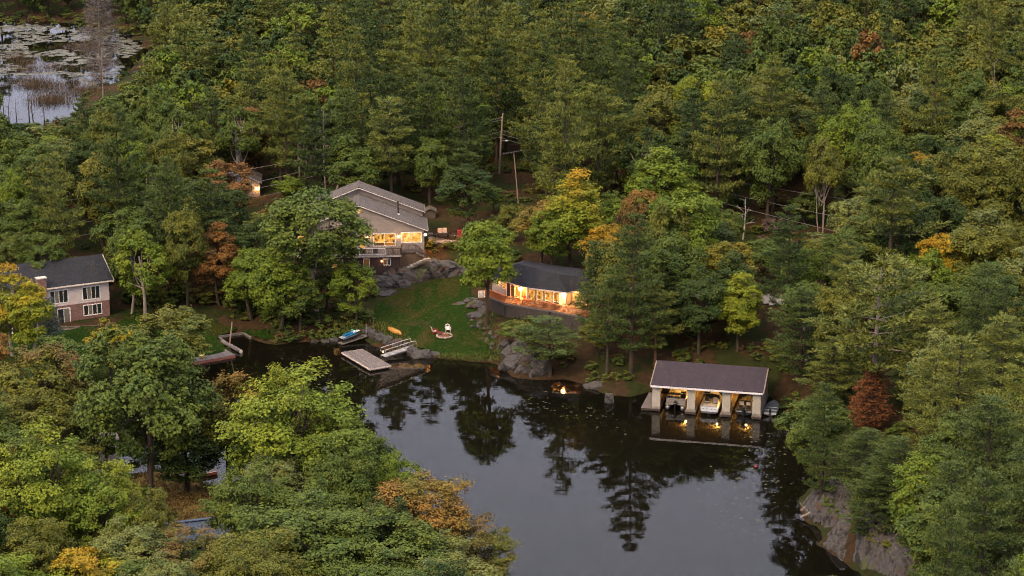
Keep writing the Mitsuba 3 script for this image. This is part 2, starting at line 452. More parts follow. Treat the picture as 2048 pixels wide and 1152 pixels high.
def rock(seed, sx, sy, sz, sub=4, rough=0.28, facet=0.0):
    """A granite lump: a displaced sphere with flat shelves and cracks."""
    m = trimesh.creation.icosphere(subdivisions=sub)
    v = m.vertices
    n1 = meshkit.fbm(v * 1.3 + seed * 7.1, 4, seed)
    n2 = np.abs(meshkit.fbm(v * 2.6 + seed * 3.3, 3, seed + 9) - 0.5) * 2
    r = 1 + rough * (n1 - 0.5) * 2 - 0.18 * np.exp(-(n2 / 0.10) ** 2)
    v = v * r[:, None]
    rg = np.random.default_rng(seed)
    for _ in range(16):                                            # cleaved faces
        d = rg.normal(size=3) * [1, 1, .8]
        d /= np.linalg.norm(d)
        v = v - np.maximum(v @ d - rg.uniform(.58, .88), 0)[:, None] * d * .9
    v = v * 1.12 + (meshkit.fbm(v * 5.0 + seed, 3, seed + 4) - .5)[:, None] * .10
    return trimesh.Trimesh(v * [sx, sy, sz], m.faces, process=False)


def rocks_at(name, label, spots, cat='rock', sub=4, group=None):
    """spots: (px, py, z, half width, half depth, half height, yaw, seed)."""
    ms = []
    for px, py, z, a, b, c, yaw, sd in spots:
        p = at(px, py, z)
        ms.append(xf(rock(sd, a, b, c, sub), p[0], p[1], p[2], yaw))
    return obj(name, ms, 'granite', smooth=True, label=label, cat=cat, group=group)


rocks_at('rock_outcrop', 'long grey granite outcrop between the main house and the lawn', [
    (762, 572, 3.6, 2.2, 1.6, 1.7, 10, 1), (785, 563, 3.9, 2.0, 1.8, 1.9, 20, 2), (812, 562, 3.8, 2.4, 1.8, 2.3, 8, 3), (842, 556, 4.0, 2.3, 1.9, 2.5, 12, 4), (872, 552, 4.2, 2.2, 1.9, 2.5, 5, 5),
    (900, 550, 4.2, 2.1, 1.7, 2.2, -8, 6), (925, 552, 4.0, 1.9, 1.5, 1.7, -15, 7), (770, 590, 2.7, 1.9, 1.1, .9, 12, 8), (748, 590, 2.7, 1.5, 1.1, 1.0, 0, 9), (800, 578, 3.0, 1.6, 1.2, 1.3, 15, 10), (828, 572, 3.0, 1.5, 1.1, 1.4, 0, 26),
    (856, 536, 5.4, 2.0, 1.6, 1.1, 10, 27), (885, 533, 5.6, 2.2, 1.6, 1.1, 10, 28)])
rocks_at('flat_rock', 'smooth pale rock shelf lying on the grass left of the cottage deck', [(925, 609, 2.5, 1.9, 1.0, .45, -5, 11), (945, 603, 2.8, 1.3, 1.2, .6, 10, 12)])
rocks_at('flat_rock', 'broad pale rock slab running up under the cottage deck', [(958, 612, 2.7, 1.9, 2.0, .8, 10, 13), (955, 632, 2.3, 1.5, 1.2, .55, -10, 14), (972, 622, 2.7, 1.2, 1.8, .8, 0, 15)])
rocks_at('shore_rock', 'jumble of grey boulders along the shore behind the gangway', [
    (736, 664, .7, 1.0, .9, .8, 20, 16), (748, 672, .6, .9, .8, .8, -10, 17), (762, 676, .6, .9, .8, .8, 30, 18), (775, 684, .5, .9, .9, .8, 0, 19), (795, 690, .5, 1.0, .8, .8, 15, 20), (812, 696, .5, .9, .7, .75, 40, 21)], cat='boulders', sub=3)
rocks_at('shore_rock', 'grey granite point at the lower end of the gangway beside the lawn', [(838, 712, .2, 1.1, .9, .7, 10, 22), (852, 710, .3, 1.0, .8, .75, -15, 23), (866, 709, .2, .9, .7, .55, 0, 24), (826, 704, .5, .9, .7, .7, 0, 25)], sub=3)
rocks_at('shore_rock', 'rough grey rock bank under the pines right of the lawn', [
    (1010, 735, .2, 1.2, 1.3, .9, 0, 31), (1030, 728, .8, 1.5, 1.4, 1.2, 20, 32), (1050, 742, .3, 1.5, 1.2, 1.0, -10, 33), (1072, 752, .1, 1.3, 1.0, .9, 0, 34), (1020, 706, 1.2, 1.3, 1.3, 1.2, 0, 35), (1040, 700, 1.7, 1.6, 1.5, 1.5, 30, 36),
    (1060, 722, 1.3, 1.6, 1.5, 1.4, 0, 37), (1085, 735, 1.0, 1.6, 1.4, 1.3, 0, 38), (1010, 690, 1.5, 1.0, 1.0, .9, 0, 39)])
NTH = ('first second third fourth fifth sixth seventh eighth ninth tenth eleventh twelfth thirteenth fourteenth fifteenth sixteenth seventeenth eighteenth nineteenth twentieth '
       'twenty-first twenty-second twenty-third twenty-fourth twenty-fifth twenty-sixth').split()
rng = np.random.default_rng(5)
for k in range(26):                                              # stones that have rolled down the strip between lawn and cottage
    t = k / 25
    px, py = 952 + t * 48 + rng.uniform(-12, 12), 640 + t * 72 + rng.uniform(-6, 6)
    p = at(px, py, 1.8 * (1 - t) + .4)
    s = rng.uniform(.22, .5)
    obj('stone', xf(rock(60 + k, s, s * .85, s * .7, 2), p[0], p[1], g1(p[0], p[1]) + .1, rng.uniform(0, 180)), 'granite', smooth=True,
        label=f'pale stone in the strip between lawn and cottage, {NTH[k]} from the top', cat='stone', group='stones in the strip beside the lawn')
def rock_face(label, poly_px, lift, seed, step=.16):
    """Bedrock that comes out of the bank: the ground's own slope, swollen, stepped and cracked."""
    P = Polygon([at(x, y, z)[:2] for x, y, z in poly_px])
    x0, y0, x1, y1 = P.bounds

    def zf(x, y):
        d = -sdist(P, x, y)
        q = np.stack([x, y, x * 0], -1)
        w = meshkit.fbm(q * .45 + seed, 4, seed)
        crack = np.abs(meshkit.fbm(q * np.array([.55, .8, 1]) + 9 + seed, 3, seed + 2) - .5)
        crack2 = np.abs(meshkit.fbm(q * np.array([1.5, 1.1, 1]) + 31 + seed, 2, seed + 3) - .5)
        h = zg(x, y) + lift * ss(-.3, 2.2, d) * (.45 + 1.1 * w) - .3
        st = .38
        h = h + .55 * (np.floor(h / st) * st + st * ss(.55, 1.0, h / st - np.floor(h / st)) - h)
        return h - .60 * np.exp(-(crack / .020) ** 2) - .22 * np.exp(-(crack2 / .026) ** 2) + (meshkit.fbm(q * 4.5, 3, seed) - .5) * .16
    m = grid_mesh(np.arange(x0 - .5, x1 + .5, step), np.arange(y0 - .5, y1 + .5, step), zf)
    keep = sdist(P, m.vertices[:, 0], m.vertices[:, 1]) < (meshkit.noise(np.c_[m.vertices[:, :2] * .8, m.vertices[:, :1] * 0], seed) - .5) * 1.2
    m.update_faces(keep[m.faces].all(1))
    m.remove_unreferenced_vertices()
    return obj('bedrock', m, 'granite', smooth=True, label=label, cat='rock')


rock_face('cracked grey bedrock below the fallen trunk on the right shore', [(1596, 1004, 0), (1640, 985, .8), (1690, 975, 1.8), (1722, 1010, 2.0), (1712, 1060, 1.4), (1700, 1100, .8), (1690, 1132, .2), (1636, 1096, 0), (1652, 1068, 0), (1608, 1044, 0)], 1.5, 41)
rock_face('large rounded granite slab at lower right with rusty needles on it', [(1726, 1030, 2.0), (1775, 1050, 2.2), (1810, 1100, 2.0), (1840, 1180, 1.5), (1790, 1200, .2), (1748, 1162, 0), (1700, 1126, .2), (1706, 1070, 1.2)], 2.2, 47)
rocks_at('shore_rock', 'pale upright boulder at the waterline left of the boathouse', [(1218, 800, .3, .8, .6, 1.1, 0, 52)], sub=3)
rocks_at('shore_rock', 'low mossy bank of rock at the foot of the pines near the boathouse', [(1190, 772, .2, 1.6, 1.0, .6, 0, 53)], sub=3)
rocks_at('shore_rock', 'row of low dark stones along the bank left of the jet ski', [(668, 680, .1, .9, .5, .4, 0, 56), (650, 683, .1, .7, .5, .35, 0, 57), (628, 684, .1, .6, .5, .35, 0, 58)], sub=3)
# ------------------------------------------------------------------ trees: models
COL = {'green': (.068, .090, .020), 'deep': (.036, .054, .016), 'olive': (.094, .096, .020), 'bright': (.098, .130, .018), 'lime': (.145, .162, .018), 'yellow': (.255, .188, .015),
       'gold': (.285, .160, .015), 'orange': (.195, .104, .030), 'rust': (.150, .072, .026), 'ochre': (.165, .130, .018), 'brown': (.105, .066, .026), 'pine': (.056, .076, .026), 'pinelight': (.102, .114, .032), 'pineblue': (.040, .058, .022),
       'spruceblue': (.085, .108, .100), 'purple': (.075, .042, .042), 'needle': (.150, .060, .032), 'pale': (.115, .125, .042), 'grey': (.115, .092, .098)}
BARK = {'pale': (.115, .125, .042), 'grey': (.115, .095, .080), 'dark': (.060, .046, .036), 'white': (.42, .38, .35), 'pale': (.25, .205, .180), 'red': (.150, .080, .055)}


def quads(c, n, length, width, rng, fold=0.25):
    """Leaf-sized folded rhombs: centres c, normals n, long axis random in the plane."""
    k = len(c)
    n = n / (np.linalg.norm(n, axis=1, keepdims=True) + 1e-9)
    a = np.cross(n, rng.normal(size=(k, 3)))
    a /= np.linalg.norm(a, axis=1, keepdims=True) + 1e-9
    b = np.cross(n, a)
    L, W = np.broadcast_to(length, (k,))[:, None] / 2, np.broadcast_to(width, (k,))[:, None] / 2
    v = np.stack([c - a * L - n * fold * L * .5, c + b * W + n * fold * W, c + a * L - n * fold * L * .5, c - b * W + n * fold * W], 1).reshape(-1, 3)
    i = np.arange(k)[:, None] * 4
    f = np.stack([i + [[0, 1, 2]], i + [[0, 2, 3]]], 1).reshape(-1, 3)
    return v, f


def blades(p, d, length, width, rng):
    """Needle tufts: slim rhombs from p along d."""
    k = len(p)
    d = d / (np.linalg.norm(d, axis=1, keepdims=True) + 1e-9)
    s = np.cross(d, rng.normal(size=(k, 3)))
    s /= np.linalg.norm(s, axis=1, keepdims=True) + 1e-9
    L, W = np.broadcast_to(length, (k,))[:, None], np.broadcast_to(width, (k,))[:, None] / 2
    v = np.stack([p, p + d * L * .45 + s * W, p + d * L, p + d * L * .45 - s * W], 1).reshape(-1, 3)
    i = np.arange(k)[:, None] * 4
    f = np.stack([i + [[0, 1, 2]], i + [[0, 2, 3]]], 1).reshape(-1, 3)
    return v, f


def curve(p, q, bend, rng, n=5):
    t = np.linspace(0, 1, n)[:, None]
    off = rng.normal(size=3) * bend * np.linalg.norm(np.subtract(q, p))
    return np.asarray(p) * (1 - t) + np.asarray(q) * t + np.sin(t * np.pi) * off


def broadleaf(seed, leaves=9000, lobes=34, size=.42, shape='round', trunkfrac=.30, stems=1):
    """Crown of leafy lobes on limbs; unit: height 10, crown half width about 3."""
    rng = np.random.default_rng(seed)
    H, z0 = 10.0, 10 * trunkfrac
    cz, rz, rx = (H + z0) / 2, (H - z0) / 2, 3.0
    C, Rr = [], []
    tries = 0
    while len(C) < lobes and tries < 4000:
        tries += 1
        d = rng.normal(size=3)
        d /= np.linalg.norm(d)
        t = rng.uniform(.45, .86)
        c = d * t
        zz = c[2]
        wid = {'round': 1.0, 'tall': .80 - .25 * zz, 'flat': 1.12 + .15 * zz, 'open': 1.05}[shape]
        r = rng.uniform(.20, .36) * (1.0 - .25 * max(zz, 0))
        P = np.array([c[0] * rx * wid, c[1] * rx * wid, cz + c[2] * rz * .92])
        if all(np.linalg.norm((P - q) / [1, 1, .8]) > (r * 3 + s) * .52 for q, s in zip(C, Rr)):
            C.append(P); Rr.append(r * 3)
    C, Rr = np.array(C), np.array(Rr)
    sub_c, sub_r, sub_o, sub_h = [], [], [], []
    for c, r in zip(C, Rr):                                        # every lobe carries leafy sprays of its own
        out = (c - [0, 0, cz - 1.2]) / (np.linalg.norm(c - [0, 0, cz - 1.2]) + 1e-6)
        k, lobe_h = max(7, int(17 * (r / .8) ** 1.6)), rng.uniform(-1, 1)
        d = rng.normal(size=(k, 3))
        d /= np.linalg.norm(d, axis=1, keepdims=True)
        d[(d @ out < -.2)] *= -1
        rr = r * rng.uniform(.55, 1.16, k)
        sub_c.append(c + d * rr[:, None] * [1, 1, .82]); sub_r.append(rng.uniform(.15, .36, k) * (.75 + .3 * r)); sub_o.append(d * .7 + out * .4); sub_h.append(lobe_h * .7 + rng.normal(size=k) * .55)
    sub_c, sub_r, sub_o, sub_h = np.vstack(sub_c), np.concatenate(sub_r), np.vstack(sub_o), np.concatenate(sub_h)
    idx = rng.choice(len(sub_c), leaves, p=sub_r ** 1.8 / (sub_r ** 1.8).sum())
    g = rng.normal(size=(leaves, 3)) * [.62, .62, .40]
    pts = sub_c[idx] + g * sub_r[idx][:, None]
    nor = sub_o[idx] * .75 + np.array([0, 0, .75]) + g * .35 + rng.normal(size=(leaves, 3)) * .45
    hue = sub_h[idx] + rng.normal(size=leaves) * .30
    L = size * rng.uniform(.7, 1.35, len(pts))
    v, f = quads(pts, nor, L, L * rng.uniform(.55, .8, len(pts)), rng)
    wood = []
    for s in range(stems):
        base = np.array([rng.uniform(-.3, .3), rng.uniform(-.3, .3), -.4]) * (stems > 1) + [0, 0, -.4]
        top = np.array([rng.uniform(-.8, .8), rng.uniform(-.8, .8), z0 + (H - z0) * .55])
        tr = curve(base, top, .04, rng, 7)
        wood.append(tube(tr, np.linspace(.20, .07, 7) / (1 if stems == 1 else 2.1), 7))
        order = rng.permutation(len(C))[: 12 // stems + 2]
        for i in order:
            u = rng.uniform(.45, .95)
            a = tr[0] * (1 - u) + tr[-1] * u
            if a[2] > C[i][2]: a = tr[3]
            cv = curve(a, C[i], .08, rng, 5)
            wood.append(tube(cv, np.linspace(.075, .02, 5), 5))
    return (v, f, np.clip(hue, -1.6, 1.6), (pts[:, 2] - z0) / (H - z0)), cat_mesh(wood)


def pine(seed, tufts=9000, R=2.6, z0f=.22, whorls=20, droop=0.0, ragged=.55, flat=1.0, tuft=.30, width=.075, pw=.62):
    """White pine: whorls of boughs carrying flat plumes of needles; height 10, half width R (of 10)."""
    rng = np.random.default_rng(seed)
    H = 10.0
    P, D, hue = [], [], []
    lean = rng.normal(size=2) * .12
    zz = np.linspace(-.4, H, 9)
    trunk = np.stack([lean[0] * (zz / H) ** 2, lean[1] * (zz / H) ** 2, zz], 1)
    wood = [tube(trunk, np.linspace(.17, .02, 9), 7)]
    zs = H * (z0f + (1 - z0f) * np.linspace(0, .985, whorls) ** .92)
    boughs = []
    for wi, z in enumerate(zs):
        t = (z / H - z0f) / (1 - z0f)
        prof = max(.10, (1 - t ** 1.5) ** pw * min(1, .50 + t * 1.9))
        nb = int(rng.integers(5, 8)) if t < .9 else 4
        wr = rng.uniform(.03, .26)
        ph = rng.uniform(0, 6.28)
        for b in range(nb):
            if rng.random() < .16 * ragged * 2: continue
            az = ph + b * 6.283 / nb + rng.uniform(-.35, .35)
            L = max(.28, R * prof * rng.uniform(1 - ragged, 1.12))
            boughs.append((z + rng.uniform(-.05, .05), az, L, t, wr + rng.uniform(-.05, .05)))
    nplumes = [max(4, int(4 + 5.5 * b[2])) for b in boughs]
    per = max(4, int(tufts / sum(nplumes)))
    for (z, az, L, t, wr), m in zip(boughs, nplumes):
        dirv = np.array([math.cos(az), math.sin(az), 0])
        side = np.array([-dirv[1], dirv[0], 0])
        rise = wr - droop
        base = np.array([lean[0] * (z / H) ** 2, lean[1] * (z / H) ** 2, z])
        bh = rng.uniform(-1, 1)
        s = np.clip(rng.beta(1.9, 1.15, m), .12, 1.0)
        s[0] = 1.0
        lat = rng.uniform(-1, 1, m) * (.10 + .30 * np.sin(s * 2.9)) * L * .75
        pb = base + dirv * (s * L)[:, None] + side * lat[:, None] + np.array([0, 0, 1.0]) * (rise * L * s + .14 * L * s ** 3 - .06 * np.abs(lat) + rng.normal(size=m) * .022 * L)[:, None]
        pd = dirv * rng.uniform(.4, 1.0, m)[:, None] + side * (np.sign(lat) * rng.uniform(.1, .8, m))[:, None] + np.array([0, 0, 1.0]) * (rng.uniform(-.02, .34, m) - droop)[:, None]
        pd /= np.linalg.norm(pd, axis=1, keepdims=True)
        pl = rng.uniform(.30, .62, m) * (.72 + .22 * L)
        u = rng.random((m, per))
        p = pb[:, None] + pd[:, None] * (u * pl[:, None] - .2 * pl[:, None])[..., None] + rng.normal(size=(m, per, 3)) * [.085, .085, .035] * flat
        d = pd[:, None] * .8 + rng.normal(size=(m, per, 3)) * [.62, .62, .42] + np.array([0, 0, .26])
        P.append(p.reshape(-1, 3)); D.append(d.reshape(-1, 3))
        hue.append(((bh * .5 + rng.normal(size=m) * .45)[:, None] + rng.normal(size=(m, per)) * .14 + (u - .45) * .9 + (s[:, None] - .6) * .6).reshape(-1))
        end = base + dirv * L * .92 + [0, 0, rise * L * .92]
        wood.append(tube([base, (base + end) / 2 + [0, 0, -.03 * L], end], [.045 * (1.25 - t), .03 * (1.25 - t), .01], 4))
    for k in range(3):                                             # dead lower limbs
        az, z = rng.uniform(0, 6.28), H * z0f * rng.uniform(.45, .95)
        wood.append(tube([[0, 0, z], [math.cos(az) * .9, math.sin(az) * .9, z + rng.uniform(-.3, .2)]], [.03, .008], 4))
    P, D, hue = np.vstack(P), np.vstack(D), np.concatenate(hue)
    L = tuft * rng.uniform(.65, 1.25, len(P))
    v, f = blades(P, D, L, width * rng.uniform(.7, 1.4, len(P)), rng)
    return (v, f, np.clip(hue, -1.6, 1.6), np.clip(P[:, 2] / H, 0, 1)), cat_mesh(wood)


def bare(seed, n=9, spread=2.2, fine=True, z0f=.25):
    """A leafless tree, height 10."""
    rng = np.random.default_rng(seed)
    H = 10.0
    wood = [tube(curve([0, 0, -.4], [rng.uniform(-.3, .3), rng.uniform(-.3, .3), H], .02, rng, 8), np.linspace(.16, .015, 8), 6)]

    def grow(a, d, L, r, lev):
        e = a + d * L
        wood.append(tube(curve(a, e, .07, rng, 4), np.linspace(r, r * .45, 4), 4))
        if lev == 0: return
        for _ in range(rng.integers(2, 5)):
            u = rng.uniform(.35, 1.0)
            nd = d + rng.normal(size=3) * .55 + [0, 0, .12]
            grow(a + d * L * u, nd / np.linalg.norm(nd), L * rng.uniform(.35, .62), r * .55, lev - 1)

    for k in range(n):
        z = H * (z0f + (1 - z0f) * (k + rng.random()) / n * .93)
        az = k * 2.4 + rng.uniform(-.4, .4)
        L = spread * (1.1 - z / H) * rng.uniform(.8, 1.3) + .35
        d = np.array([math.cos(az), math.sin(az), rng.uniform(.15, .9)])
        grow(np.array([0, 0, z]), d / np.linalg.norm(d), L, .055 * (1.2 - z / H), 2 if fine else 1)
    return None, cat_mesh(wood)


def tint(cr, col, accent=None, seed=0, share=.35):
    """Leaf colours: the tree's own colour with variation by lobe and leaf, and by choice autumn colour spreading from the top."""
    rng = np.random.default_rng(seed + 77)
    v, f, hue, hgt = cr
    base = np.array(COL[col])
    warm = np.array([1.15, 1.08, .86])
    cool = np.array([.74, .84, 1.02])
    h = hue[:, None]
    c = base * np.where(h > 0, 1 + (warm - 1) * h, 1 + (1 - cool) * h) * (1 + .16 * rng.normal(size=(len(hue), 1)).clip(-1.5, 1.5))
    if accent:
        nz = meshkit.fbm(v[::4] * .38 + seed, 2, seed)
        m = ss(1 - share - .22, 1 - share + .22, .55 * hgt + .9 * (nz - .25))[:, None]
        c = c * (1 - m) + np.array(COL[accent]) * (1 + .2 * h) * m
    return np.repeat(np.clip(c * np.array([1.14, 1.17, .98]), .003, .9), 4, axis=0)


GEO, GROUPS = {}, {}
MODELS = {
    'maple': [lambda s: broadleaf(s, 15000, 36, .20, 'round', .24)] * 4,
    'tallmaple': [lambda s: broadleaf(s, 13500, 34, .195, 'tall', .20)] * 3,
    'fgmaple': [lambda s: broadleaf(s, 20000, 40, .165, 'round', .24)] * 3,
    'highoak': [lambda s: broadleaf(s, 15000, 40, .21, 'flat', .40, 1)] * 1,
    'farspruce': [lambda s: pine(s, 4000, 2.0, .05, 13, tuft=.36, width=.12, pw=1.0, ragged=.35, droop=.10)] * 2,
    'finepine': [lambda s: pine(s, 21000, 2.6, .16, 12, tuft=.21, width=.048)] * 2 + [lambda s: pine(s, 21000, 2.6, .22, 10, tuft=.21, width=.048, ragged=.7, pw=.48)] * 2,
    'highmaple': [lambda s: broadleaf(s, 14000, 34, .20, 'tall', .36)] * 1,
    'oak': [lambda s: broadleaf(s, 19000, 48, .20, 'flat', .22, 1)] * 3,
    'birch': [lambda s: broadleaf(s, 13000, 36, .20, 'round', .34, 3)] * 2,
    'bush': [lambda s: broadleaf(s, 4200, 15, .34, 'round', -.15)] * 3,
    'pine': [lambda s: pine(s, 11500, 2.7, .18, 12)] * 3 + [lambda s: pine(s, 11500, 2.6, .26, 10, ragged=.7, pw=.45)] * 3,
    'oldpine': [lambda s: pine(s, 9500, 2.9, .38, 8, ragged=.75, pw=.35)] * 2,
    'spruce': [lambda s: pine(s, 10000, 1.8, .06, 24, droop=.18, ragged=.25, tuft=.26, pw=.95)] * 2,
    'farmaple': [lambda s: broadleaf(s, 3600, 22, .42, 'round', .15)] * 4,
    'farpine': [lambda s: pine(s, 4300, 2.7, .15, 9, tuft=.40, width=.13, pw=.55, ragged=.6)] * 4,
    'bare': [lambda s: bare(s)] * 3,
    'larch': [lambda s: pine(s, 13000, 2.5, .05, 26, tuft=.42, width=.026, pw=.75, ragged=.4)] * 1,
    'snag': [lambda s: bare(s, 7, .7, False, .2)] * 2,
}
NEEDLED = {'finepine', 'pine', 'oldpine', 'spruce', 'farpine'}


def tree_group(kind, var, col, accent=None, bark='grey', share=.35):
    """The shapegroup of one tree model in one colouring."""
    share = .35 if accent else 0
    gk = f'model_{kind}_{var}_{col}_{accent}_{bark}_{int(share * 100)}'
    if gk in GROUPS: return gk
    if (kind, var) not in GEO:
        GEO[kind, var] = MODELS[kind][var](1000 + 37 * var + sum(map(ord, kind)))
    cr, wood = GEO[kind, var]
    g = {'type': 'shapegroup'}
    g['trunk'] = mikit.ply(wood, 'bark', color=np.broadcast_to(BARK[bark], (len(wood.vertices), 3)) * (1 + .25 * (meshkit.noise(wood.vertices * [3, 3, 1.2], 2) - .5))[:, None])
    if cr is not None:
        g['crown'] = mikit.ply((cr[0], cr[1]), 'leaf', color=tint(cr, col, accent, var * 13 + sum(map(ord, kind + col)), share))
    scene[gk] = g
    GROUPS[gk] = True
    return gk


FIXVAR = {}


def put_tree(name, kind, x, y, h, w, col, label=None, cat='tree', group=None, accent=None, bark='grey', share=.35, var=None, rng=None, z=None, kindtag=None, lean=0.0):
    rng = rng or np.random.default_rng(int(abs(x * 131 + y * 17)) % 99991)
    if var is None:                                                # every colouring uses a few of the models
        n, pick = len(MODELS[kind]), int(rng.integers(0, 3))
        var = (sum(map(ord, col)) + pick * (1 if n > 2 else 1)) % n if kind in ('farmaple', 'farpine', 'bush') else (sum(map(ord, col + str(accent))) + pick % 2) % n
    var %= len(MODELS[kind])
    if kind in ('maple', 'tallmaple', 'fgmaple', 'pine', 'finepine'):               # every colouring of a kind is built in two shapes at most
        k3 = FIXVAR.setdefault((kind, col, accent), [])
        if var not in k3:
            if len(k3) < (3 if kind == 'pine' else 1 if accent else 2): k3.append(var)
            else: var = k3[(var + int(abs(x))) % len(k3)]
    bark = 'dark' if bark == 'grey' else bark
    gk = tree_group(kind, var, col, accent, bark, share)
    half = {'maple': 3.0, 'tallmaple': 2.3, 'highmaple': 2.3, 'finepine': 2.3, 'fgmaple': 3.0, 'highoak': 3.3, 'farspruce': 1.8, 'oak': 3.3, 'birch': 3.0, 'bush': 3.2, 'pine': 2.3, 'oldpine': 2.4, 'spruce': 1.6, 'farmaple': 3.0, 'farpine': 2.2, 'bare': 2.5, 'larch': 2.6, 'snag': .8}[kind]
    s, sw = h / 10.0, w / (2 * half)
    z = g1(x, y) if z is None else z
    key = newkey(name)
    if name in STUFF: key = f'{name}__{COUNT[name]:03d}'
    scene[key] = {'type': 'instance', 'g': {'type': 'ref', 'id': gk},
                  'to_world': T().translate([float(x), float(y), float(z)]).rotate([0, 1, 0], float(lean)).rotate([0, 0, 1], float(rng.uniform(0, 360))).scale([sw, sw, s])}
    if label or kindtag:
        tag(key, label, cat if label and not kindtag else None, group, kindtag)
    return key


STUFF = {'undergrowth', 'distant_pine_wood', 'distant_leafy_wood'}
PLACED = []                                                      # (x, y, half width) of every tree that stands


def by_top(px, py, h):
    """Where a tree of height h must stand for its tip to show at this place of the survey photo."""
    z = 4.0
    for _ in range(14):
        p = at(px, py, z + h)
        z = .5 * z + .5 * g1(p[0], p[1])
    return p[0], p[1]


def top_tree(name, kind, px, py, h, w, col, label, **kw):
    x, y = by_top(px, py, h)
    PLACED.append((x, y, w / 2))
    return put_tree(name, kind, x, y, h, w, col, label, **kw)


def base_tree(name, kind, px, py, h, w, col, label, z=None, **kw):
    zz = 1.5
    for _ in range(14):
        p = at(px, py, zz)
        zz = .5 * zz + .5 * g1(p[0], p[1]) if z is None else z
    PLACED.append((p[0], p[1], w / 2))
    return put_tree(name, kind, p[0], p[1], h, w, col, label, z=zz, **kw)


# ------------------------------------------------------------------ trees one can point at
P_, M_, B_ = 'pine_tree', 'maple_tree', 'birch_tree'
base_tree('oak_tree', 'highoak', 636, 640, 19.5, 16.0, 'green', 'broad spreading green oak in front of the main house hiding its left half', bark='pale', var=0)
base_tree(M_, 'tallmaple', 560, 660, 12.5, 7.5, 'bright', 'bright green maple on the shore left of the spreading oak', var=0)
base_tree(M_, 'tallmaple', 505, 640, 11.5, 7.0, 'bright', 'light green maple between the rust red maple and the oak', var=1)
base_tree(M_, 'maple', 655, 625, 8.0, 7.5, 'green', 'low dark leafy tree under the spreading oak', var=3)
base_tree(M_, 'maple', 708, 655, 10.0, 6.6, 'bright', 'low bright green maple at the left end of the rock outcrop', var=1)
base_tree(M_, 'tallmaple', 600, 662, 9.5, 6.0, 'green', 'dark green young maple on the bank above the jet ski', var=1)
base_tree(M_, 'tallmaple', 291, 641, 15.0, 6.6, 'bright', 'slim light green maple on the lawn right of the brick house', bark='pale', var=2, accent='lime', share=.3)
base_tree(M_, 'tallmaple', 262, 628, 14.0, 5.0, 'green', 'slender green maple behind the light green one beside the brick house', bark='pale', var=1)
base_tree(M_, 'tallmaple', 440, 612, 12.5, 6.4, 'rust', 'rust red maple at the forest edge left of the spreading oak', var=0)
top_tree(M_, 'maple', 452, 308, 13.0, 10.0, 'rust', 'round rust brown tree in front of the small lit garage', var=2)
top_tree(B_, 'birch', 368, 214, 15.5, 8.6, 'olive', 'white barked birch with forked trunk standing behind the rust brown tree', bark='white', var=0, accent='lime', share=.3)
top_tree(M_, 'maple', 22, 330, 15.0, 6.5, 'bright', 'bright green maple at the left edge above the slate roof', var=0)
top_tree(M_, 'maple', 78, 448, 12.5, 6.6, 'green', 'round dark green tree directly behind the brick house roof', var=3)
top_tree(M_, 'maple', 15, 456, 12.0, 6.0, 'green', 'green tree with yellowing top behind the left end of the slate roof', var=1, accent='olive')
base_tree(M_, 'tallmaple', 26, 712, 12.8, 6.6, 'lime', 'yellow maple with orange top in front of the brick house', accent='gold', share=.45, bark='pale', var=0)
base_tree(M_, 'tallmaple', 64, 724, 12.5, 6.0, 'lime', 'lime yellow maple just right of the orange topped one by the brick house', accent='yellow', share=.35, bark='pale', var=2)
base_tree(M_, 'maple', -14, 775, 9.0, 5.0, 'orange', 'orange maple cut by the left edge of the photo', var=0)
base_tree('spruce_tree', 'spruce', 100, 690, 6.6, 3.4, 'spruceblue', 'small blue spruce before the brick house door', var=0)
base_tree(M_, 'maple', 350, 765, 10.5, 10.5, 'olive', 'wide olive green tree behind the neighbouring dock with yellow chairs', var=1)
base_tree(M_, 'maple', 225, 775, 9.5, 6.0, 'olive', 'olive tree with yellow top on the lawn below the brick house', accent='yellow', share=.25, var=2)
base_tree(M_, 'maple', 120, 800, 9.0, 8.5, 'green', 'low green tree at the water left of the foreground oak', var=3)
base_tree('oak_tree', 'oak', 300, 1010, 21.0, 14.0, 'green', 'tall foreground oak with dark trunk above the brown grass bank', bark='dark', var=1)
base_tree('oak_tree', 'oak', 95, 930, 15.0, 11.0, 'olive', 'brownish olive oak at the left edge across the cove', bark='dark', var=2, accent='brown', share=.25)
base_tree(M_, 'tallmaple', 205, 960, 11.0, 6.0, 'green', 'dark green tree between the two foreground oaks', var=1)
base_tree(M_, 'tallmaple', 372, 985, 8.0, 8.0, 'deep', 'low dark maple over the small plank dock in the left foreground', var=0)
base_tree(M_, 'tallmaple', 462, 985, 15.5, 7.2, 'olive', 'tree with orange crown top and three bare stems on the brown bank', accent='orange', share=.45, bark='dark', var=2)
base_tree(M_, 'fgmaple', 590, 1050, 18.0, 14.0, 'bright', 'large bright green maple in the left foreground reaching over the water', accent='lime', share=.25, var=0)
base_tree(M_, 'fgmaple', 575, 1010, 17.0, 6.5, 'lime', 'yellow green maple with spiky top beside the dark water', var=3)
base_tree(M_, 'fgmaple', 700, 1090, 14.5, 9.5, 'green', 'green maple overhanging the open water in the left foreground', var=1, accent='bright')
base_tree(M_, 'fgmaple', 800, 1130, 12.5, 5.0, 'bright', 'narrow bright green tree just behind the orange one at the water', var=0)
base_tree(M_, 'fgmaple', 845, 1185, 13.0, 10.0, 'orange', 'orange brown maple at the edge of the open water in the foreground', accent='olive', share=.2, var=2)
base_tree(M_, 'fgmaple', 950, 1220, 9.5, 8.0, 'olive', 'olive green tree at the bottom edge beside the open water', var=3, accent='brown', share=.3)
base_tree(M_, 'fgmaple', 760, 1260, 12.0, 11.0, 'green', 'dull green tree at the bottom edge below the orange maple', var=0)
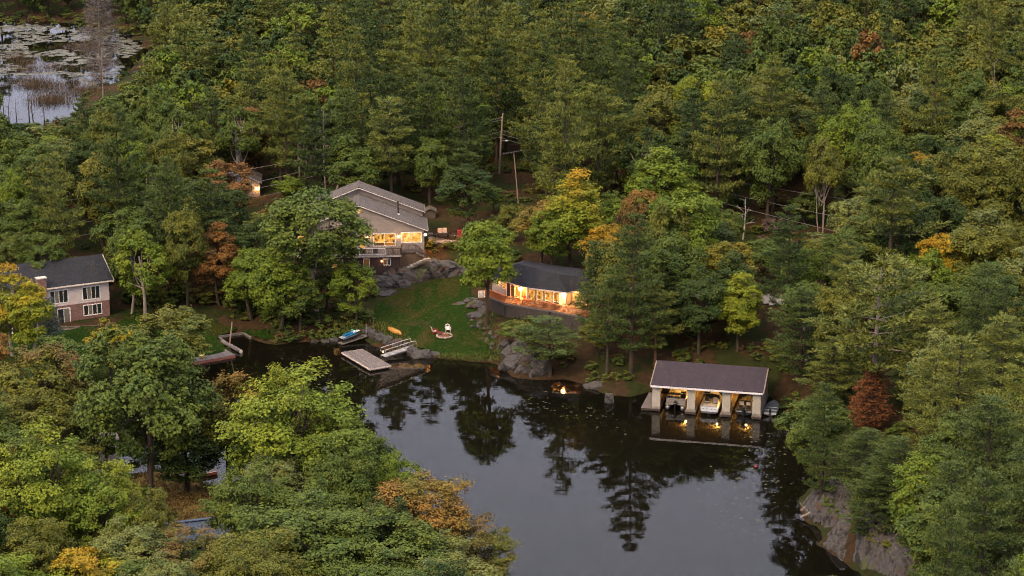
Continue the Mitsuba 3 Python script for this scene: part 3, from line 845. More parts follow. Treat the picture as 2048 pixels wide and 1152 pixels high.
base_tree(M_, 'fgmaple', 610, 1240, 12.5, 13.0, 'green', 'broad grey green tree at the bottom edge left of centre', var=2)
base_tree(M_, 'fgmaple', 505, 1150, 12.0, 8.5, 'green', 'rounded green tree right of the blue metal roof', var=1)
base_tree(M_, 'fgmaple', 90, 1180, 17.0, 10.5, 'bright', 'bright lime green maple in the lower left foreground', accent='lime', share=.4, var=0)
base_tree(M_, 'fgmaple', 215, 1180, 14.0, 8.5, 'bright', 'light green maple left of the blue metal roof', accent='lime', share=.35, var=1)
base_tree(M_, 'fgmaple', 300, 1190, 11.5, 6.0, 'olive', 'olive maple hiding the left end of the blue metal roof', var=3)
base_tree(M_, 'fgmaple', 10, 1160, 15.0, 7.0, 'olive', 'reddish olive tree in the lower left corner', accent='orange', share=.3, var=2)
base_tree(M_, 'fgmaple', 392, 1262, 10.2, 8.6, 'olive', 'pale olive tree in front of the blue metal roof', var=0, accent='brown', share=.3)
base_tree(M_, 'fgmaple', 180, 1290, 9.5, 8.0, 'lime', 'yellowish tree at the bottom edge near the lower left corner', var=3, accent='gold', share=.25)
base_tree(M_, 'fgmaple', 300, 1300, 9.0, 8.0, 'green', 'dark green tree at the bottom edge below the blue metal roof', var=2)
# round the cottage
base_tree(M_, 'highmaple', 974, 655, 16.0, 7.6, 'bright', 'green maple with dark trunk at the left end of the cottage deck', bark='dark', var=0)
base_tree(M_, 'maple', 1080, 536, 10.5, 8.5, 'olive', 'orange tinged tree right behind the cottage roof', accent='orange', share=.25, bark='dark', var=0)
top_tree(M_, 'tallmaple', 1148, 334, 15.5, 8.6, 'lime', 'tall golden yellow maple behind the lakeside cottage', accent='gold', share=.42, bark='dark', var=1)
top_tree(M_, 'maple', 1105, 410, 11.0, 7.5, 'bright', 'light green maple in front of the golden maple behind the cottage', var=2)
top_tree(M_, 'maple', 1212, 440, 12.5, 7.0, 'olive', 'green tree with golden top right of the golden maple', accent='gold', share=.25, var=1)
top_tree(M_, 'maple', 1282, 360, 14.0, 6.0, 'brown', 'pinkish brown thinning tree beside the broad light green tree', accent='orange', share=.3, var=3)
top_tree(M_, 'oak', 1372, 360, 17.0, 11.0, 'bright', 'broad light green tree above the boathouse slope', var=0)
top_tree('oak_tree', 'oak', 1340, 450, 15.0, 10.0, 'green', 'dark round tree between the big pine and the boathouse slope', var=1)
top_tree(M_, 'maple', 1460, 470, 11.5, 9.0, 'olive', 'yellowish green tree over the gravel driveway', accent='ochre', share=.2, var=2)
top_tree(M_, 'tallmaple', 1480, 540, 11.0, 6.0, 'lime', 'yellow green maple on the slope right of the driveway', var=0)
top_tree(M_, 'maple', 930, 325, 11.0, 8.5, 'deep', 'dull green tree above the stone patio right of the main house', var=1)
base_tree(P_, 'finepine', 1262, 745, 21.0, 8.2, 'pine', 'big white pine standing between the cottage and the boathouse', bark='dark', var=0)
base_tree(P_, 'oldpine', 1214, 750, 12.5, 6.6, 'pine', 'dark pine in front of the right end of the cottage deck', bark='grey', var=1)
base_tree(P_, 'oldpine', 1100, 752, 7.4, 9.0, 'pine', 'low spreading pine on the rocks below the cottage deck', var=0, bark='grey')
base_tree(P_, 'pine', 1310, 735, 11.0, 6.0, 'pinelight', 'yellowish pine just left of the boathouse', var=4, bark='red')
base_tree(P_, 'spruce', 1190, 660, 12.5, 5.0, 'pine', 'slim spruce at the right end of the cottage deck', var=1)
base_tree(P_, 'pine', 1330, 690, 10.0, 6.5, 'pine', 'dark pine on the slope above the boathouse roof', var=2)
# right bank
base_tree(P_, 'oldpine', 1742, 850, 19.5, 13.0, 'pinelight', 'gnarled old pine with pale bare limbs right of the boathouse', bark='pale', var=0)
base_tree('cedar_tree', 'spruce', 1735, 858, 7.4, 4.6, 'needle', 'dead rust red cedar below the gnarled old pine', var=0)
base_tree(P_, 'finepine', 1600, 770, 12.5, 9.0, 'pine', 'spreading dark pine directly right of the boathouse roof', var=1)
base_tree(P_, 'finepine', 1660, 820, 9.0, 8.0, 'pinelight', 'low pine with drooping boughs over the boats right of the boathouse', var=3)
base_tree(M_, 'maple', 1640, 970, 10.8, 8.0, 'green', 'dark green maple leaning over the water on the right shore', var=1, lean=-8)
base_tree(M_, 'tallmaple', 1838, 1130, 12.5, 6.0, 'bright', 'leafy bright green tree behind the granite slab at lower right', var=2)
for i, (x, y, h, w, c, lb) in enumerate([
        (1725, 1000, 8, 7, 'pine', 'dark pine with tiered boughs over the log on the right bank'), (1900, 1010, 18, 10, 'pinelight', 'tall yellowish pine in the middle of the right bank'),
        (1985, 940, 17, 10, 'pinelight', 'yellow green pine at the right edge level with the boathouse'), (1960, 1140, 17, 10.5, 'pine', 'feathery pine in the lower right corner'),
        (2050, 1080, 20, 10, 'pinelight', 'tall pine cut by the right edge of the photo'), (1862, 955, 14, 8, 'pinelight', 'light green pine right of the dead cedar'),
        (1780, 1060, 10, 7.5, 'pine', 'small dark pine above the rounded granite slab'), (1890, 1190, 13, 8, 'pine', 'dark pine at the bottom edge right of the granite slab'),
        (2040, 1230, 16, 9, 'pine', 'pine at the bottom edge in the lower right corner'), (1850, 860, 15, 9.5, 'pinelight', 'pale green pine behind the dead cedar'),
        (1960, 830, 16, 9, 'pine', 'dense pine on the slope right of the gnarled pine')]):
    base_tree(P_, 'finepine', x, y, h, w, c, lb, var=i % 4)
base_tree(P_, 'finepine', 1745, 1085, 7.5, 7.0, 'pine', 'small pine growing on the granite slab at lower right', var=1)
top_tree(M_, 'maple', 1885, 456, 13.5, 6.8, 'yellow', 'golden yellow maple on the slope at right', accent='gold', share=.4, var=1)
top_tree(M_, 'maple', 1940, 425, 15.0, 10.0, 'olive', 'large grey green tree right behind the golden yellow maple', var=2)
top_tree(P_, 'pine', 1788, 325, 21.0, 10.5, 'pinelight', 'large light green pine standing out left above the golden yellow maple', var=3)
top_tree(B_, 'birch', 1652, 262, 16.0, 6.5, 'olive', 'tall birch with long bare pale trunk in the gap behind the power lines', bark='pale', var=1)
top_tree(B_, 'birch', 1392, 128, 18.5, 8.0, 'lime', 'light green birch with twin white trunks on the slope above the driveway', bark='white', var=0)
top_tree('dead_tree', 'bare', 1488, 394, 6.5, 4.5, 'green', 'bare pale dead tree above the driveway', bark='white', var=0)
top_tree(M_, 'bush', 1560, 412, 7.5, 6.5, 'purple', 'low purple red shrub tree right of the bare dead tree', var=0, bark='dark')
top_tree(M_, 'tallmaple', 1275, 250, 14.0, 5.0, 'lime', 'narrow yellow green maple right of the utility pole', accent='yellow', var=0)
top_tree(M_, 'maple', 1832, 295, 13.0, 8.5, 'olive', 'green maple with gold patches above the large light green pine', accent='gold', share=.35, var=0)
top_tree(M_, 'tallmaple', 1862, 163, 14.0, 5.0, 'yellow', 'narrow golden tree high on the slope at right', accent='gold', var=1)
top_tree(M_, 'maple', 1990, 250, 15.0, 10.0, 'olive', 'broad olive yellow tree near the right edge', accent='lime', share=.3, var=3)
top_tree(B_, 'birch', 1155, 5, 16.0, 8.0, 'yellow', 'pale yellow birch near the top edge of the photo', bark='pale', var=1, accent='orange', share=.3)
top_tree('dead_tree', 'bare', 1066, 40, 13.0, 6.5, 'green', 'grey leafless tree far up the slope below the top edge', bark='pale', var=1)
top_tree('dead_tree', 'bare', 648, 215, 15.0, 5.0, 'green', 'tall brown leafless tree behind the main house roof', bark='pale', var=2)
top_tree('dead_tree', 'snag', 668, 268, 10.5, 1.6, 'green', 'leaning white dead trunk behind the main house roof', bark='white', var=0, lean=6)
ORD = 'first second third fourth fifth sixth seventh eighth ninth tenth eleventh twelfth'.split()
top_tree('larch_tree', 'larch', 192, -30, 22.0, 11.5, 'grey', 'big grey purple leafless larch standing behind the marsh pond', bark='pale', var=0)
top_tree('dead_tree', 'bare', 200, 84, 12.5, 4.0, 'green', 'bleached leafless tree at the right rim of the marsh pond', bark='pale', var=1)
top_tree('dead_tree', 'bare', 1988, 118, 17.0, 5.0, 'pine', 'bare trunked dead pine near the upper right corner', bark='pale', var=2)
for i, (x, y) in enumerate([(4, 168), (18, 185), (33, 195), (54, 165), (64, 182), (84, 200)]):
    top_tree('dead_tree', 'snag', x, y, 9.0 - i * .4, 1.5, 'green', f'{ORD[i]} thin dead snag from left at the near rim of the marsh pond', group='snags at the marsh pond', bark='grey', var=i % 2)
for i, (px, py, h, w, c, lb) in enumerate([
        (780, 205, 17.5, 9.0, 'pinelight', 'tall light pine with bare lower trunk straight behind the main house'), (925, 300, 9.5, 6.0, 'pine', 'dark pine left of the utility pole'),
        (1052, 130, 16, 8.5, 'pine', 'dark tall pine with dead lower limbs right of the utility pole'), (1135, 112, 17, 8.5, 'pinelight', 'tall pine with reddish upper trunk right of the pole'),
        (1172, 225, 13.5, 8, 'pine', 'full green pine below the reddish trunked pine'), (868, 160, 16.5, 8.5, 'pine', 'dense pine left of the utility pole top'), (820, 130, 17.5, 8.5, 'pinelight', 'yellowish pine behind the dense pine near the pole')]):
    top_tree(P_, 'oldpine' if i == 0 else 'pine', px, py, h, w, c, lb, var=i if i == 0 else (i * 2 + 1) % 5, bark='red' if 'reddish' in lb else 'dark')

# ------------------------------------------------------------------ the forest
CLEAR = [(Polygon(p), Y) for p, Y in [                             # what the photo shows unhidden, and how far away it stands
    ([(640, 352), (720, 352), (862, 410), (862, 500), (900, 500), (930, 450), (930, 500), (870, 512), (935, 560), (760, 600), (735, 560), (730, 470), (660, 440)], 304),
    ([(860, 440), (930, 440), (940, 500), (860, 500)], 300), ([(990, 530), (1010, 520), (1090, 535), (1200, 580), (1170, 630), (1010, 640), (960, 600)], 279),
    ([(740, 600), (935, 560), (1000, 720), (880, 720), (680, 740), (670, 660), (720, 650)], 283), ([(1300, 715), (1545, 730), (1530, 840), (1280, 840)], 247), ([(1380, 660), (1540, 690), (1545, 720), (1330, 720)], 255),
    ([(20, 528), (200, 505), (230, 560), (222, 650), (120, 675), (95, 640)], 286), ([(232, 590), (320, 610), (540, 660), (560, 690), (380, 725), (280, 690)], 276), ([(110, 680), (190, 660), (210, 740), (130, 745)], 268),
    ([(500, 318), (720, 285), (1000, 232), (1000, 262), (720, 350), (525, 392)], 312), ([(1012, 255), (1400, 325), (1690, 388), (1690, 452), (1410, 400), (1012, 300)], 300), ([(1480, 380), (1640, 380), (1660, 450), (1500, 440)], 300), ([(985, 225), (1015, 225), (1012, 350), (985, 350)], 340), ([(1010, 290), (1050, 290), (1055, 400), (1015, 400)], 330), ([(468, 330), (552, 330), (552, 402), (468, 402)], 322), ([(500, 345), (535, 345), (535, 395), (500, 395)], 322),
    ([(0, 50), (280, 70), (300, 110), (220, 170), (120, 240), (0, 225)], 520), ([(420, 700), (500, 680), (660, 690), (690, 740), (860, 720), (1000, 740), (1180, 775), (1300, 840), (1560, 850), (1600, 1000), (1640, 1100), (1700, 1152), (1000, 1152), (780, 900), (660, 780), (540, 740)], 262),
    ([(325, 955), (440, 955), (460, 1000), (415, 1050), (320, 1045)], 222), ([(1380, 575), (1440, 575), (1440, 595), (1380, 590)], 285), ([(1640, 290), (1665, 290), (1665, 440), (1640, 440)], 330),
    ([(1610, 990), (1790, 1060), (1790, 1152), (1700, 1152)], 205), ([(1055, 505), (1135, 515), (1135, 550), (1060, 545)], 288), ([(355, 925), (435, 925), (435, 960), (355, 960)], 222),
    ([(210, 880), (245, 880), (245, 965), (210, 965)], 225), ([(318, 1036), (430, 1030), (425, 1078), (335, 1085)], 206), ([(1690, 620), (1760, 620), (1790, 850), (1690, 850)], 236)]]
NOGO = [Polygon([Fr(*q).p(*c, 0)[:2] for c in ((-1, -1), (1, -1), (1, 1), (-1, 1))]) if False else None for q in []]
HARD = shapely.union_all([LAKE.buffer(1.5), POND.buffer(1.0), LAWN.buffer(1.0), NLAWN.buffer(0.5), PLAWN, LineString(drv).buffer(3.2)] + [
    Polygon([at(x, y, z)[:2] for x, y in q]).buffer(2.0) for q, z in [
        ([(560, 560), (860, 520), (850, 470), (570, 480)], 6.0), ([(850, 500), (940, 500), (930, 440), (850, 440)], 7.4), ([(975, 610), (1200, 650), (1220, 560), (990, 540)], 5.0),
        ([(1280, 820), (1560, 850), (1560, 790), (1290, 780)], .4), ([(-60, 680), (225, 650), (215, 590), (-60, 610)], 1.6), ([(470, 420), (535, 420), (530, 390), (470, 390)], 7.5), ([(300, 1110), (440, 1100), (440, 1060), (300, 1060)], 2.0),
        ([(845, 545), (945, 540), (940, 495), (850, 495)], 5.8), ([(990, 352), (1045, 420), (1020, 430), (985, 370)], 8.5)]])
shapely.prepare(HARD)
for q, _ in CLEAR: shapely.prepare(q)


def blocks_view(x, y, z, h, w, allow=0.06):
    for poly, Y in CLEAR:
        if y > Y: continue
        n, pts = 0, []
        for t in (.12, .35, .6, .85, 1.0):
            k = w * .42 * (1 if t < .7 else .45)
            pts += [(x - k, y, z + h * t), (x, y, z + h * t), (x + k, y, z + h * t)]
        q = proj(pts)
        if shapely.contains_xy(poly, q[:, 0], q[:, 1]).mean() > allow: return True
    return False


def place_words(x, y, px, py):
    """(row, column, region) in words, for the labels of forest trees."""
    if y < 262 and px > 1400:
        return ('low on the bank' if py > 760 else 'high on the bank'), ('right of the boathouse' if px < 1750 else 'near the right edge'), 'on the right bank'
    if y < 262: return 'in foreground', ('left of blue roof' if px < 320 else 'right of blue roof' if px < 640 else 'beside open water'), 'in the foreground'
    row = 'at the top edge' if py < 40 else 'very high up' if py < 95 else 'high up' if py < 165 else 'halfway up' if py < 260 else 'lower down' if py < 370 else 'low down'
    for lim, w in ((130, 'at the left edge'), (330, 'right of the pond'), (500, 'over the garage'), (650, 'left of main roof'), (790, 'over the main roof'), (930, 'right of main roof'), (1060, 'near the pole'), (1180, 'over the cottage'),
                   (1300, 'over the big pine'), (1420, 'over the driveway'), (1560, 'over the boathouse'), (1720, 'right of boathouse'), (1880, 'over golden maple'), (9999, 'at the right edge')):
        if px < lim: break
    return row, w, 'left of the main house' if px < 640 else 'behind the houses' if px < 1180 else 'on the right hillside'


def tell_apart(items):
    """items: (key, label, px). Trees that would share a label are numbered by their place from the left."""
    by = {}
    for k, lb, px in items: by.setdefault(lb, []).append((px, k))
    for lb, ks in by.items():
        ks.sort()
        for i, (px, k) in enumerate(ks):
            lb = lb if len(lb.split()) < 13 else lb.replace('leafy tree', 'tree').replace('in foreground ', '')
            labels[k]['label'] = lb if len(ks) == 1 else f'{lb}, ' + ('left one of two' if len(ks) == 2 and i == 0 else 'right one of two' if len(ks) == 2 else f'{ORD[min(i, 11)]} from left')


def forest():
    rng = np.random.default_rng(2024)
    cand = []
    cell = {}

    def free(x, y, r):
        i, j = int(x // 8), int(y // 8)
        for a in (-1, 0, 1):
            for b in (-1, 0, 1):
                for (u, v, s) in cell.get((i + a, j + b), ()):
                    if (u - x) ** 2 + (v - y) ** 2 < (.5 * (r + s)) ** 2: return False
        return True

    for x, y, hw in PLACED:
        cell.setdefault((int(x // 8), int(y // 8)), []).append((x, y, min(hw * 1.15, 5.0)))
    N = 60000
    U = rng.random((N, 6))
    Y = 150 + 660 * U[:, 0]
    X = (U[:, 1] * 2 - 1) * (0.285 * Y + 14)
    ok = ~shapely.contains_xy(HARD, X, Y)
    Z = zg(X, Y)
    out = []
    for x, y, z, u, good in zip(X, Y, Z, U, ok):
        if not good: continue
        far = y > 400
        r = (4.9 + 2.2 * u[2]) * (1 if not far else 1.28)
        if not free(x, y, r): continue
        h0 = 13 + 9 * u[3]
        pp = proj([(x, y, z + h0)])[0]
        if pp[0] < -90 or pp[0] > 2140 or pp[1] > 1230 or pp[1] < -110: continue
        # pines gather on the right bank, behind the house and along the top middle
        pz = (.26 if pp[0] < 1300 else .10) + .36 * math.exp(-((pp[0] - 950) / 330) ** 2) * (pp[1] < 420) + .42 * (y < 262 and pp[0] > 1500) + .5 * (meshkit.noise(np.array([[x * .022, y * .022, 0]]), 6)[0] - .5)
        con = u[4] < pz
        h = (15 + 8.5 * u[3]) if con else (11.5 + 7.0 * u[3])
        fore = y < 262 and pp[0] < 1000
        if fore: con, h = False, 9 + 4.5 * u[3]
        w = (6.6 + 2.6 * u[2]) if con else (6.4 + 3.2 * u[2])
        if far: w *= 1.22
        h1, w1 = h, w
        for q in (1.0, .8, .62, .46, .33):                                # a lower tree where a tall one would hide what the photo shows
            h, w = h1 * q, w1 * (.45 + .55 * q)
            if not blocks_view(x, y, z, h, w): break
        else: continue
        if q < .6: con = False
        cell.setdefault((int(x // 8), int(y // 8)), []).append((x, y, r))
        out.append((y, x, z, h, w, con, u[5], proj([(x, y, z + h)])[0]))
    out.sort()
    nc = nb = 0
    named = []
    for y, x, z, h, w, con, u, pp in out:
        if y > 420: u = .30 + .68 * u                                      # lighter, drier kinds on the far hill
        r2 = np.random.default_rng(int(abs(x * 1000 + y * 7)) % 1000003)
        row, colw, grp = place_words(x, y, pp[0], pp[1])
        fore = y < 262 and pp[0] < 1000
        size = 'tall' if h > (20.5 if con else 16) else 'short' if h < (17 if con else 13) else 'broad' if w > 8.4 else 'slim' if w < 7.3 else ''
        size += ' ' * bool(size)
        if con:
            col = 'pine' if u < .45 else 'pinelight' if u < .82 else 'pineblue'
            word = {'pine': 'mid green', 'pinelight': 'yellowish green', 'pineblue': 'dark bluish'}[col]
            near = y < 372
            fk = 'farspruce' if (u * 53) % 1 < .38 else 'farpine'
            if fk == 'farspruce' and not near: h, w = h * 1.08, w * .72
            if near and (u * 53) % 1 < .25: h *= 1.15
            if nc < 215:
                lb = f'{size}{word} pine {row} {colw}'
                named.append((put_tree(P_, 'finepine' if y < 262 else 'pine' if near else fk, x, y, h, w, col, lb, group=f'{word} pines {grp}', rng=r2, z=z, bark='dark'), lb, pp[0]))
            else:
                put_tree('distant_pine_wood', fk, x, y, h, w, col, rng=r2, z=z, bark='dark')
            nc += 1
        else:
            col, acc, sh = ('green', None, .35) if u < .34 else ('deep', None, .35) if u < .52 else ('olive', None, .35) if u < .76 else ('bright', None, .35) if u < .86 else ('pale', None, .35) if u < .94 else ('olive', 'ochre', .35) if u < .985 else ('brown', 'rust', .35)
            if h < 14 and y < 262: col, acc = {'brown': 'olive'}.get(col, col), None
            word = {'green': 'mid green', 'deep': 'dark green', 'olive': 'olive green', 'bright': 'light green', 'pale': 'pale grey green', 'brown': 'brownish orange'}[col] if acc is None or col == 'brown' else 'ochre tipped'
            near = y < 352
            if nb < 215:
                lb = f'{size}{word} leafy tree {row} {colw}'
                k = put_tree('broadleaf_tree', ('fgmaple' if fore else 'birch' if u * 71 % 1 < .12 else 'maple' if u * 97 % 1 < .6 else 'tallmaple') if near else 'farmaple', x, y, h, w, col, lb, group=f'{word} leafy trees {grp}', accent=acc, share=sh, rng=r2, z=z,
                         bark=('white' if u * 71 % 1 < .12 and not fore else 'dark') if near else 'dark')
                named.append((k, lb, pp[0]))
            else:
                put_tree('distant_leafy_wood', 'farmaple', x, y, h, w, col, accent=acc, share=sh, rng=r2, z=z, bark='dark')
            nb += 1
    tell_apart(named)
    print('forest', nc, nb)


forest()
labels['distant_pine_wood'] = {'label': 'mass of distant pines receding to the top edge of the photo', 'kind': 'stuff'}
labels['distant_leafy_wood'] = {'label': 'mass of distant leafy trees receding to the top edge of the photo', 'kind': 'stuff'}


def undergrowth():
    """Low shrubs along shores, forest edges and in the gaps between the trunks."""
    rng = np.random.default_rng(77)
    spots = []
    for line, n, zz in [([(540, 688), (640, 678), (700, 668), (740, 655)], 26, .5), ([(560, 665), (660, 655), (735, 640)], 22, 1.2), ([(860, 520), (935, 530), (945, 560)], 14, 4.5), ([(1000, 640), (1100, 690), (1180, 740), (1290, 770)], 26, 1.5),
                        ([(1560, 800), (1640, 860), (1680, 930)], 16, .8), ([(1690, 960), (1720, 1020), (1770, 1060), (1830, 1120)], 14, 2.0), ([(430, 620), (520, 640), (560, 650)], 12, 1.4), ([(1150, 560), (1250, 590), (1350, 640)], 22, 5.0),
                        ([(960, 345), (1060, 350), (1100, 400), (960, 400)], 30, 8.6), ([(1330, 690), (1440, 680), (1560, 700)], 18, 4.5), ([(500, 1005), (600, 1040), (720, 1080)], 16, .6), ([(20, 262), (60, 256), (110, 250), (150, 235)], 20, 4.2),
                        ([(120, 745), (60, 770), (200, 770)], 8, .8), ([(330, 594), (430, 598), (560, 622), (640, 636)], 46, 2.3), ([(250, 600), (330, 606)], 14, 2.2), ([(-20, 38), (120, 40), (290, 70)], 40, 4.3), ([(300, 100), (270, 140), (190, 175), (150, 240)], 26, 4.4)]:
        L = LineString(line)
        for t in (np.arange(n) + rng.random(n)) / n:
            q = L.interpolate(t, normalized=True)
            p = at(q.x + rng.uniform(-14, 14), q.y + rng.uniform(-7, 7), zz)
            spots.append((p[0], p[1], rng.uniform(.7, 1.7) * (2.0 if line[0] in ((330, 594), (250, 600), (-20, 38)) else 1)))
    U = rng.random((5200, 3))
    Y = 190 + 200 * U[:, 0]
    X = (U[:, 1] * 2 - 1) * (.27 * Y + 5)
    bad = shapely.contains_xy(HARD, X, Y)
    spots += [(x, y, .8 + 1.4 * u) for x, y, u, b in zip(X, Y, U[:, 2], bad) if not b][:900]
    Zs = zg([s[0] for s in spots], [s[1] for s in spots])
    for (x, y, h), z in zip(spots, Zs):
        c = ['green', 'deep', 'olive', 'brown'][int(rng.choice(4, p=[.35, .3, .27, .08]))]
        if z < .1: continue
        put_tree('undergrowth', 'bush', x, y, h, h * rng.uniform(1.0, 1.5), c, rng=rng, z=z - .1, bark='dark')
    labels['undergrowth'] = {'label': 'low shrubs and saplings along the banks and under the trees', 'kind': 'stuff'}


undergrowth()
# ------------------------------------------------------------------ building helpers
WHITE, CREAM, DARK = '#e6ded6'[1:], 'cfc4b4', '2a2522'
LIT = {'amber': (2.3, 1.02, .15), 'warm': (3.3, 1.75, .36), 'white': (3.6, 2.3, .75), 'deep': (1.25, .42, .06), 'dim': (.34, .14, .04)}
CHECK = []
PANEK, LAMPK = 0.022, 0.055                                                     # one scale for all lamps: they match the dusk sky's level


def glow(k, s=1.0):
    return [v * s * PANEK for v in (LIT[k] if isinstance(k, str) else k)]


def room_pane(w, fr, x0, x1, y, z0, z1, seed, bright=False):
    """A lit room seen through a pane: glowing walls and lamps, dim furniture, cut into unequal rectangles behind the glass."""
    rng = np.random.default_rng(seed)
    nx, nz = max(2, int((x1 - x0) / .16)), max(2, int((z1 - z0) / .17))
    xs = np.linspace(x0, x1, nx + 1) + np.r_[0, rng.uniform(-.04, .04, nx - 1), 0]
    zs = np.linspace(z0, z1, nz + 1) + np.r_[0, rng.uniform(-.04, .04, nz - 1), 0]
    kinds = {'pane': [], 'lamp_glow': [], 'furniture': []}
    for i in range(nx):
        for j in range(nz):
            v = meshkit.noise(np.array([[i * .55, j * .6, seed * 1.7]]), seed)[0] + .12 * rng.normal() + .16 * (j / nz - .5)
            kinds['lamp_glow' if v > .66 else 'furniture' if v < .36 else 'pane'].append(box(xs[i], xs[i + 1] - .0005, y - .03, y - .02, zs[j], zs[j + 1] - .0005))
    for k, g in (('pane', 'warm' if bright else 'amber'), ('lamp_glow', 'white' if bright else 'warm'), ('furniture', 'amber' if bright else 'dim')):
        if kinds[k]: obj(k, kinds[k], 'pane_black', w, None, fr, emit=glow(g, 1.0))


SEED = [10]


def wall_fr(a, b, z=0.0):
    """A frame whose x runs from a to b along a wall seen from its outer side (outward is -y)."""
    a, b = np.asarray(a, float), np.asarray(b, float)
    return Fr(a[0], a[1], z, math.degrees(math.atan2(b[1] - a[1], b[0] - a[0])))


def window(parent, fr, x0, x1, z0, z1, cols=1, rows=(1.0,), fills=None, frame=WHITE, fw=.09, y=0.0, name='window', label=None):
    """Frame and mullions as one part, every pane a sub-part of it. fills: one per pane, row by row from the bottom: 'dark' or a glow or a room number."""
    ms = [box(x0 - fw, x1 + fw, y - .07, y - .003, z0 - fw, z0), box(x0 - fw, x1 + fw, y - .07, y - .003, z1, z1 + fw), box(x0 - fw, x0, y - .068, y - .003, z0, z1), box(x1, x1 + fw, y - .068, y - .003, z0, z1)]
    xs = np.linspace(x0, x1, cols + 1)
    zs = z0 + (z1 - z0) * np.concatenate([[0], np.cumsum(rows) / sum(rows)])
    ms += [box(x - .035, x + .035, y - .062, y - .003, z0, z1) for x in xs[1:-1]] + [box(x0, x1, y - .058, y - .003, z - .03, z + .03) for z in zs[1:-1]]
    w = obj(name, ms, 'paint', parent, frame, fr)
    if label: tag(w, label)
    i = 0
    for r in range(len(rows)):
        for c in range(cols):
            f = (fills or ['dark'])[i % len(fills or ['dark'])]
            i += 1
            g = box(xs[c] + .01, xs[c + 1] - .01, y - .03, y - .02, zs[r] + .01, zs[r + 1] - .01)
            if f == 'dark':
                obj('pane', g, 'dark_glass', w, None, fr)
            elif isinstance(f, int):
                SEED[0] += 1
                room_pane(w, fr, xs[c] + .01, xs[c + 1] - .01, y, zs[r] + .01, zs[r + 1] - .01, SEED[0], f >= 10)
            elif f == 'curtain':
                obj('pane', g, 'paint', w, '6d665e', fr)
            else:
                obj('pane', g, 'pane_black', w, None, fr, emit=glow(f))
    return w


def sconce(parent, fr, x, y, z, power=60, r=.10, name='wall_lamp'):
    k = obj(name, [box(x - .05, x + .05, y - .10, y, z - .03, z + .16), box(x - .07, x + .07, y - .2, y - .02, z + .16, z + .19)], 'paint', parent, DARK, fr)
    b = trimesh.creation.icosphere(subdivisions=2, radius=r)
    obj('bulb', xf(b, x, y - .17, z), 'lamp', k, None, fr, emit=[power * v * LAMPK for v in (1.0, .47, .13)], weight=power / 90)
    return k


def roof_from(tris, t=.16):
    """A roof skin from triangles (each three points), with thickness below."""
    v = np.array(tris, float).reshape(-1, 3)
    f = np.arange(len(v)).reshape(-1, 3)
    n = np.cross(v[f[:, 1]] - v[f[:, 0]], v[f[:, 2]] - v[f[:, 0]])
    f[n[:, 2] < 0] = f[n[:, 2] < 0][:, ::-1]
    w = v - [0, 0, t]
    m = trimesh.Trimesh(np.vstack([v, w]), np.vstack([f, f[:, ::-1] + len(v)]), process=False)
    m.merge_vertices()
    return m


def railing(parent, fr, pts, h=1.0, post=1.9, pitch=.13, col='4a3a32', rail=None, picket=.035, glass=False, name='railing'):
    """Posts, rails and pickets along a line of local points (x, y, z)."""
    rl = obj(name, [bar(np.add(a, (0, 0, h)), np.add(b, (0, 0, h)), .13, .08) for a, b in zip(pts[:-1], pts[1:])], 'paint', parent, rail or col, fr)
    pk, lo = [], []
    for a, b in zip(pts[:-1], pts[1:]):
        a, b = np.asarray(a, float), np.asarray(b, float)
        L = np.linalg.norm(b - a)
        n = max(1, int(round(L / post)))
        for i in range(n + 1):
            p = a + (b - a) * i / n
            obj('post', box(p[0] - .045, p[0] + .045, p[1] - .045, p[1] + .045, p[2], p[2] + h - .026), 'paint', rl, rail or col, fr)
        lo.append(bar(a + [0, 0, .09], b + [0, 0, .09], .05, .04))
        if glass:
            for i in range(n):
                p, q = a + (b - a) * (i + .04) / n, a + (b - a) * (i + .96) / n
                obj('glass_panel', bar((p + q) / 2 * 0 + p + [0, 0, .52], q + [0, 0, .52], .012, .78), 'clear_glass', rl, None, fr)
        else:
            m = int(L / pitch)
            pk += [box(p[0] - picket / 2, p[0] + picket / 2, p[1] - picket / 2, p[1] + picket / 2, p[2] + .11, p[2] + h - .03) for p in (a + (b - a) * (i + .5) / m for i in range(m))]
    obj('bottom_rail', lo, 'paint', rl, col, fr)
    if pk: tag(obj('pickets', pk, 'paint', rl, col, fr), kind='stuff')
    return rl


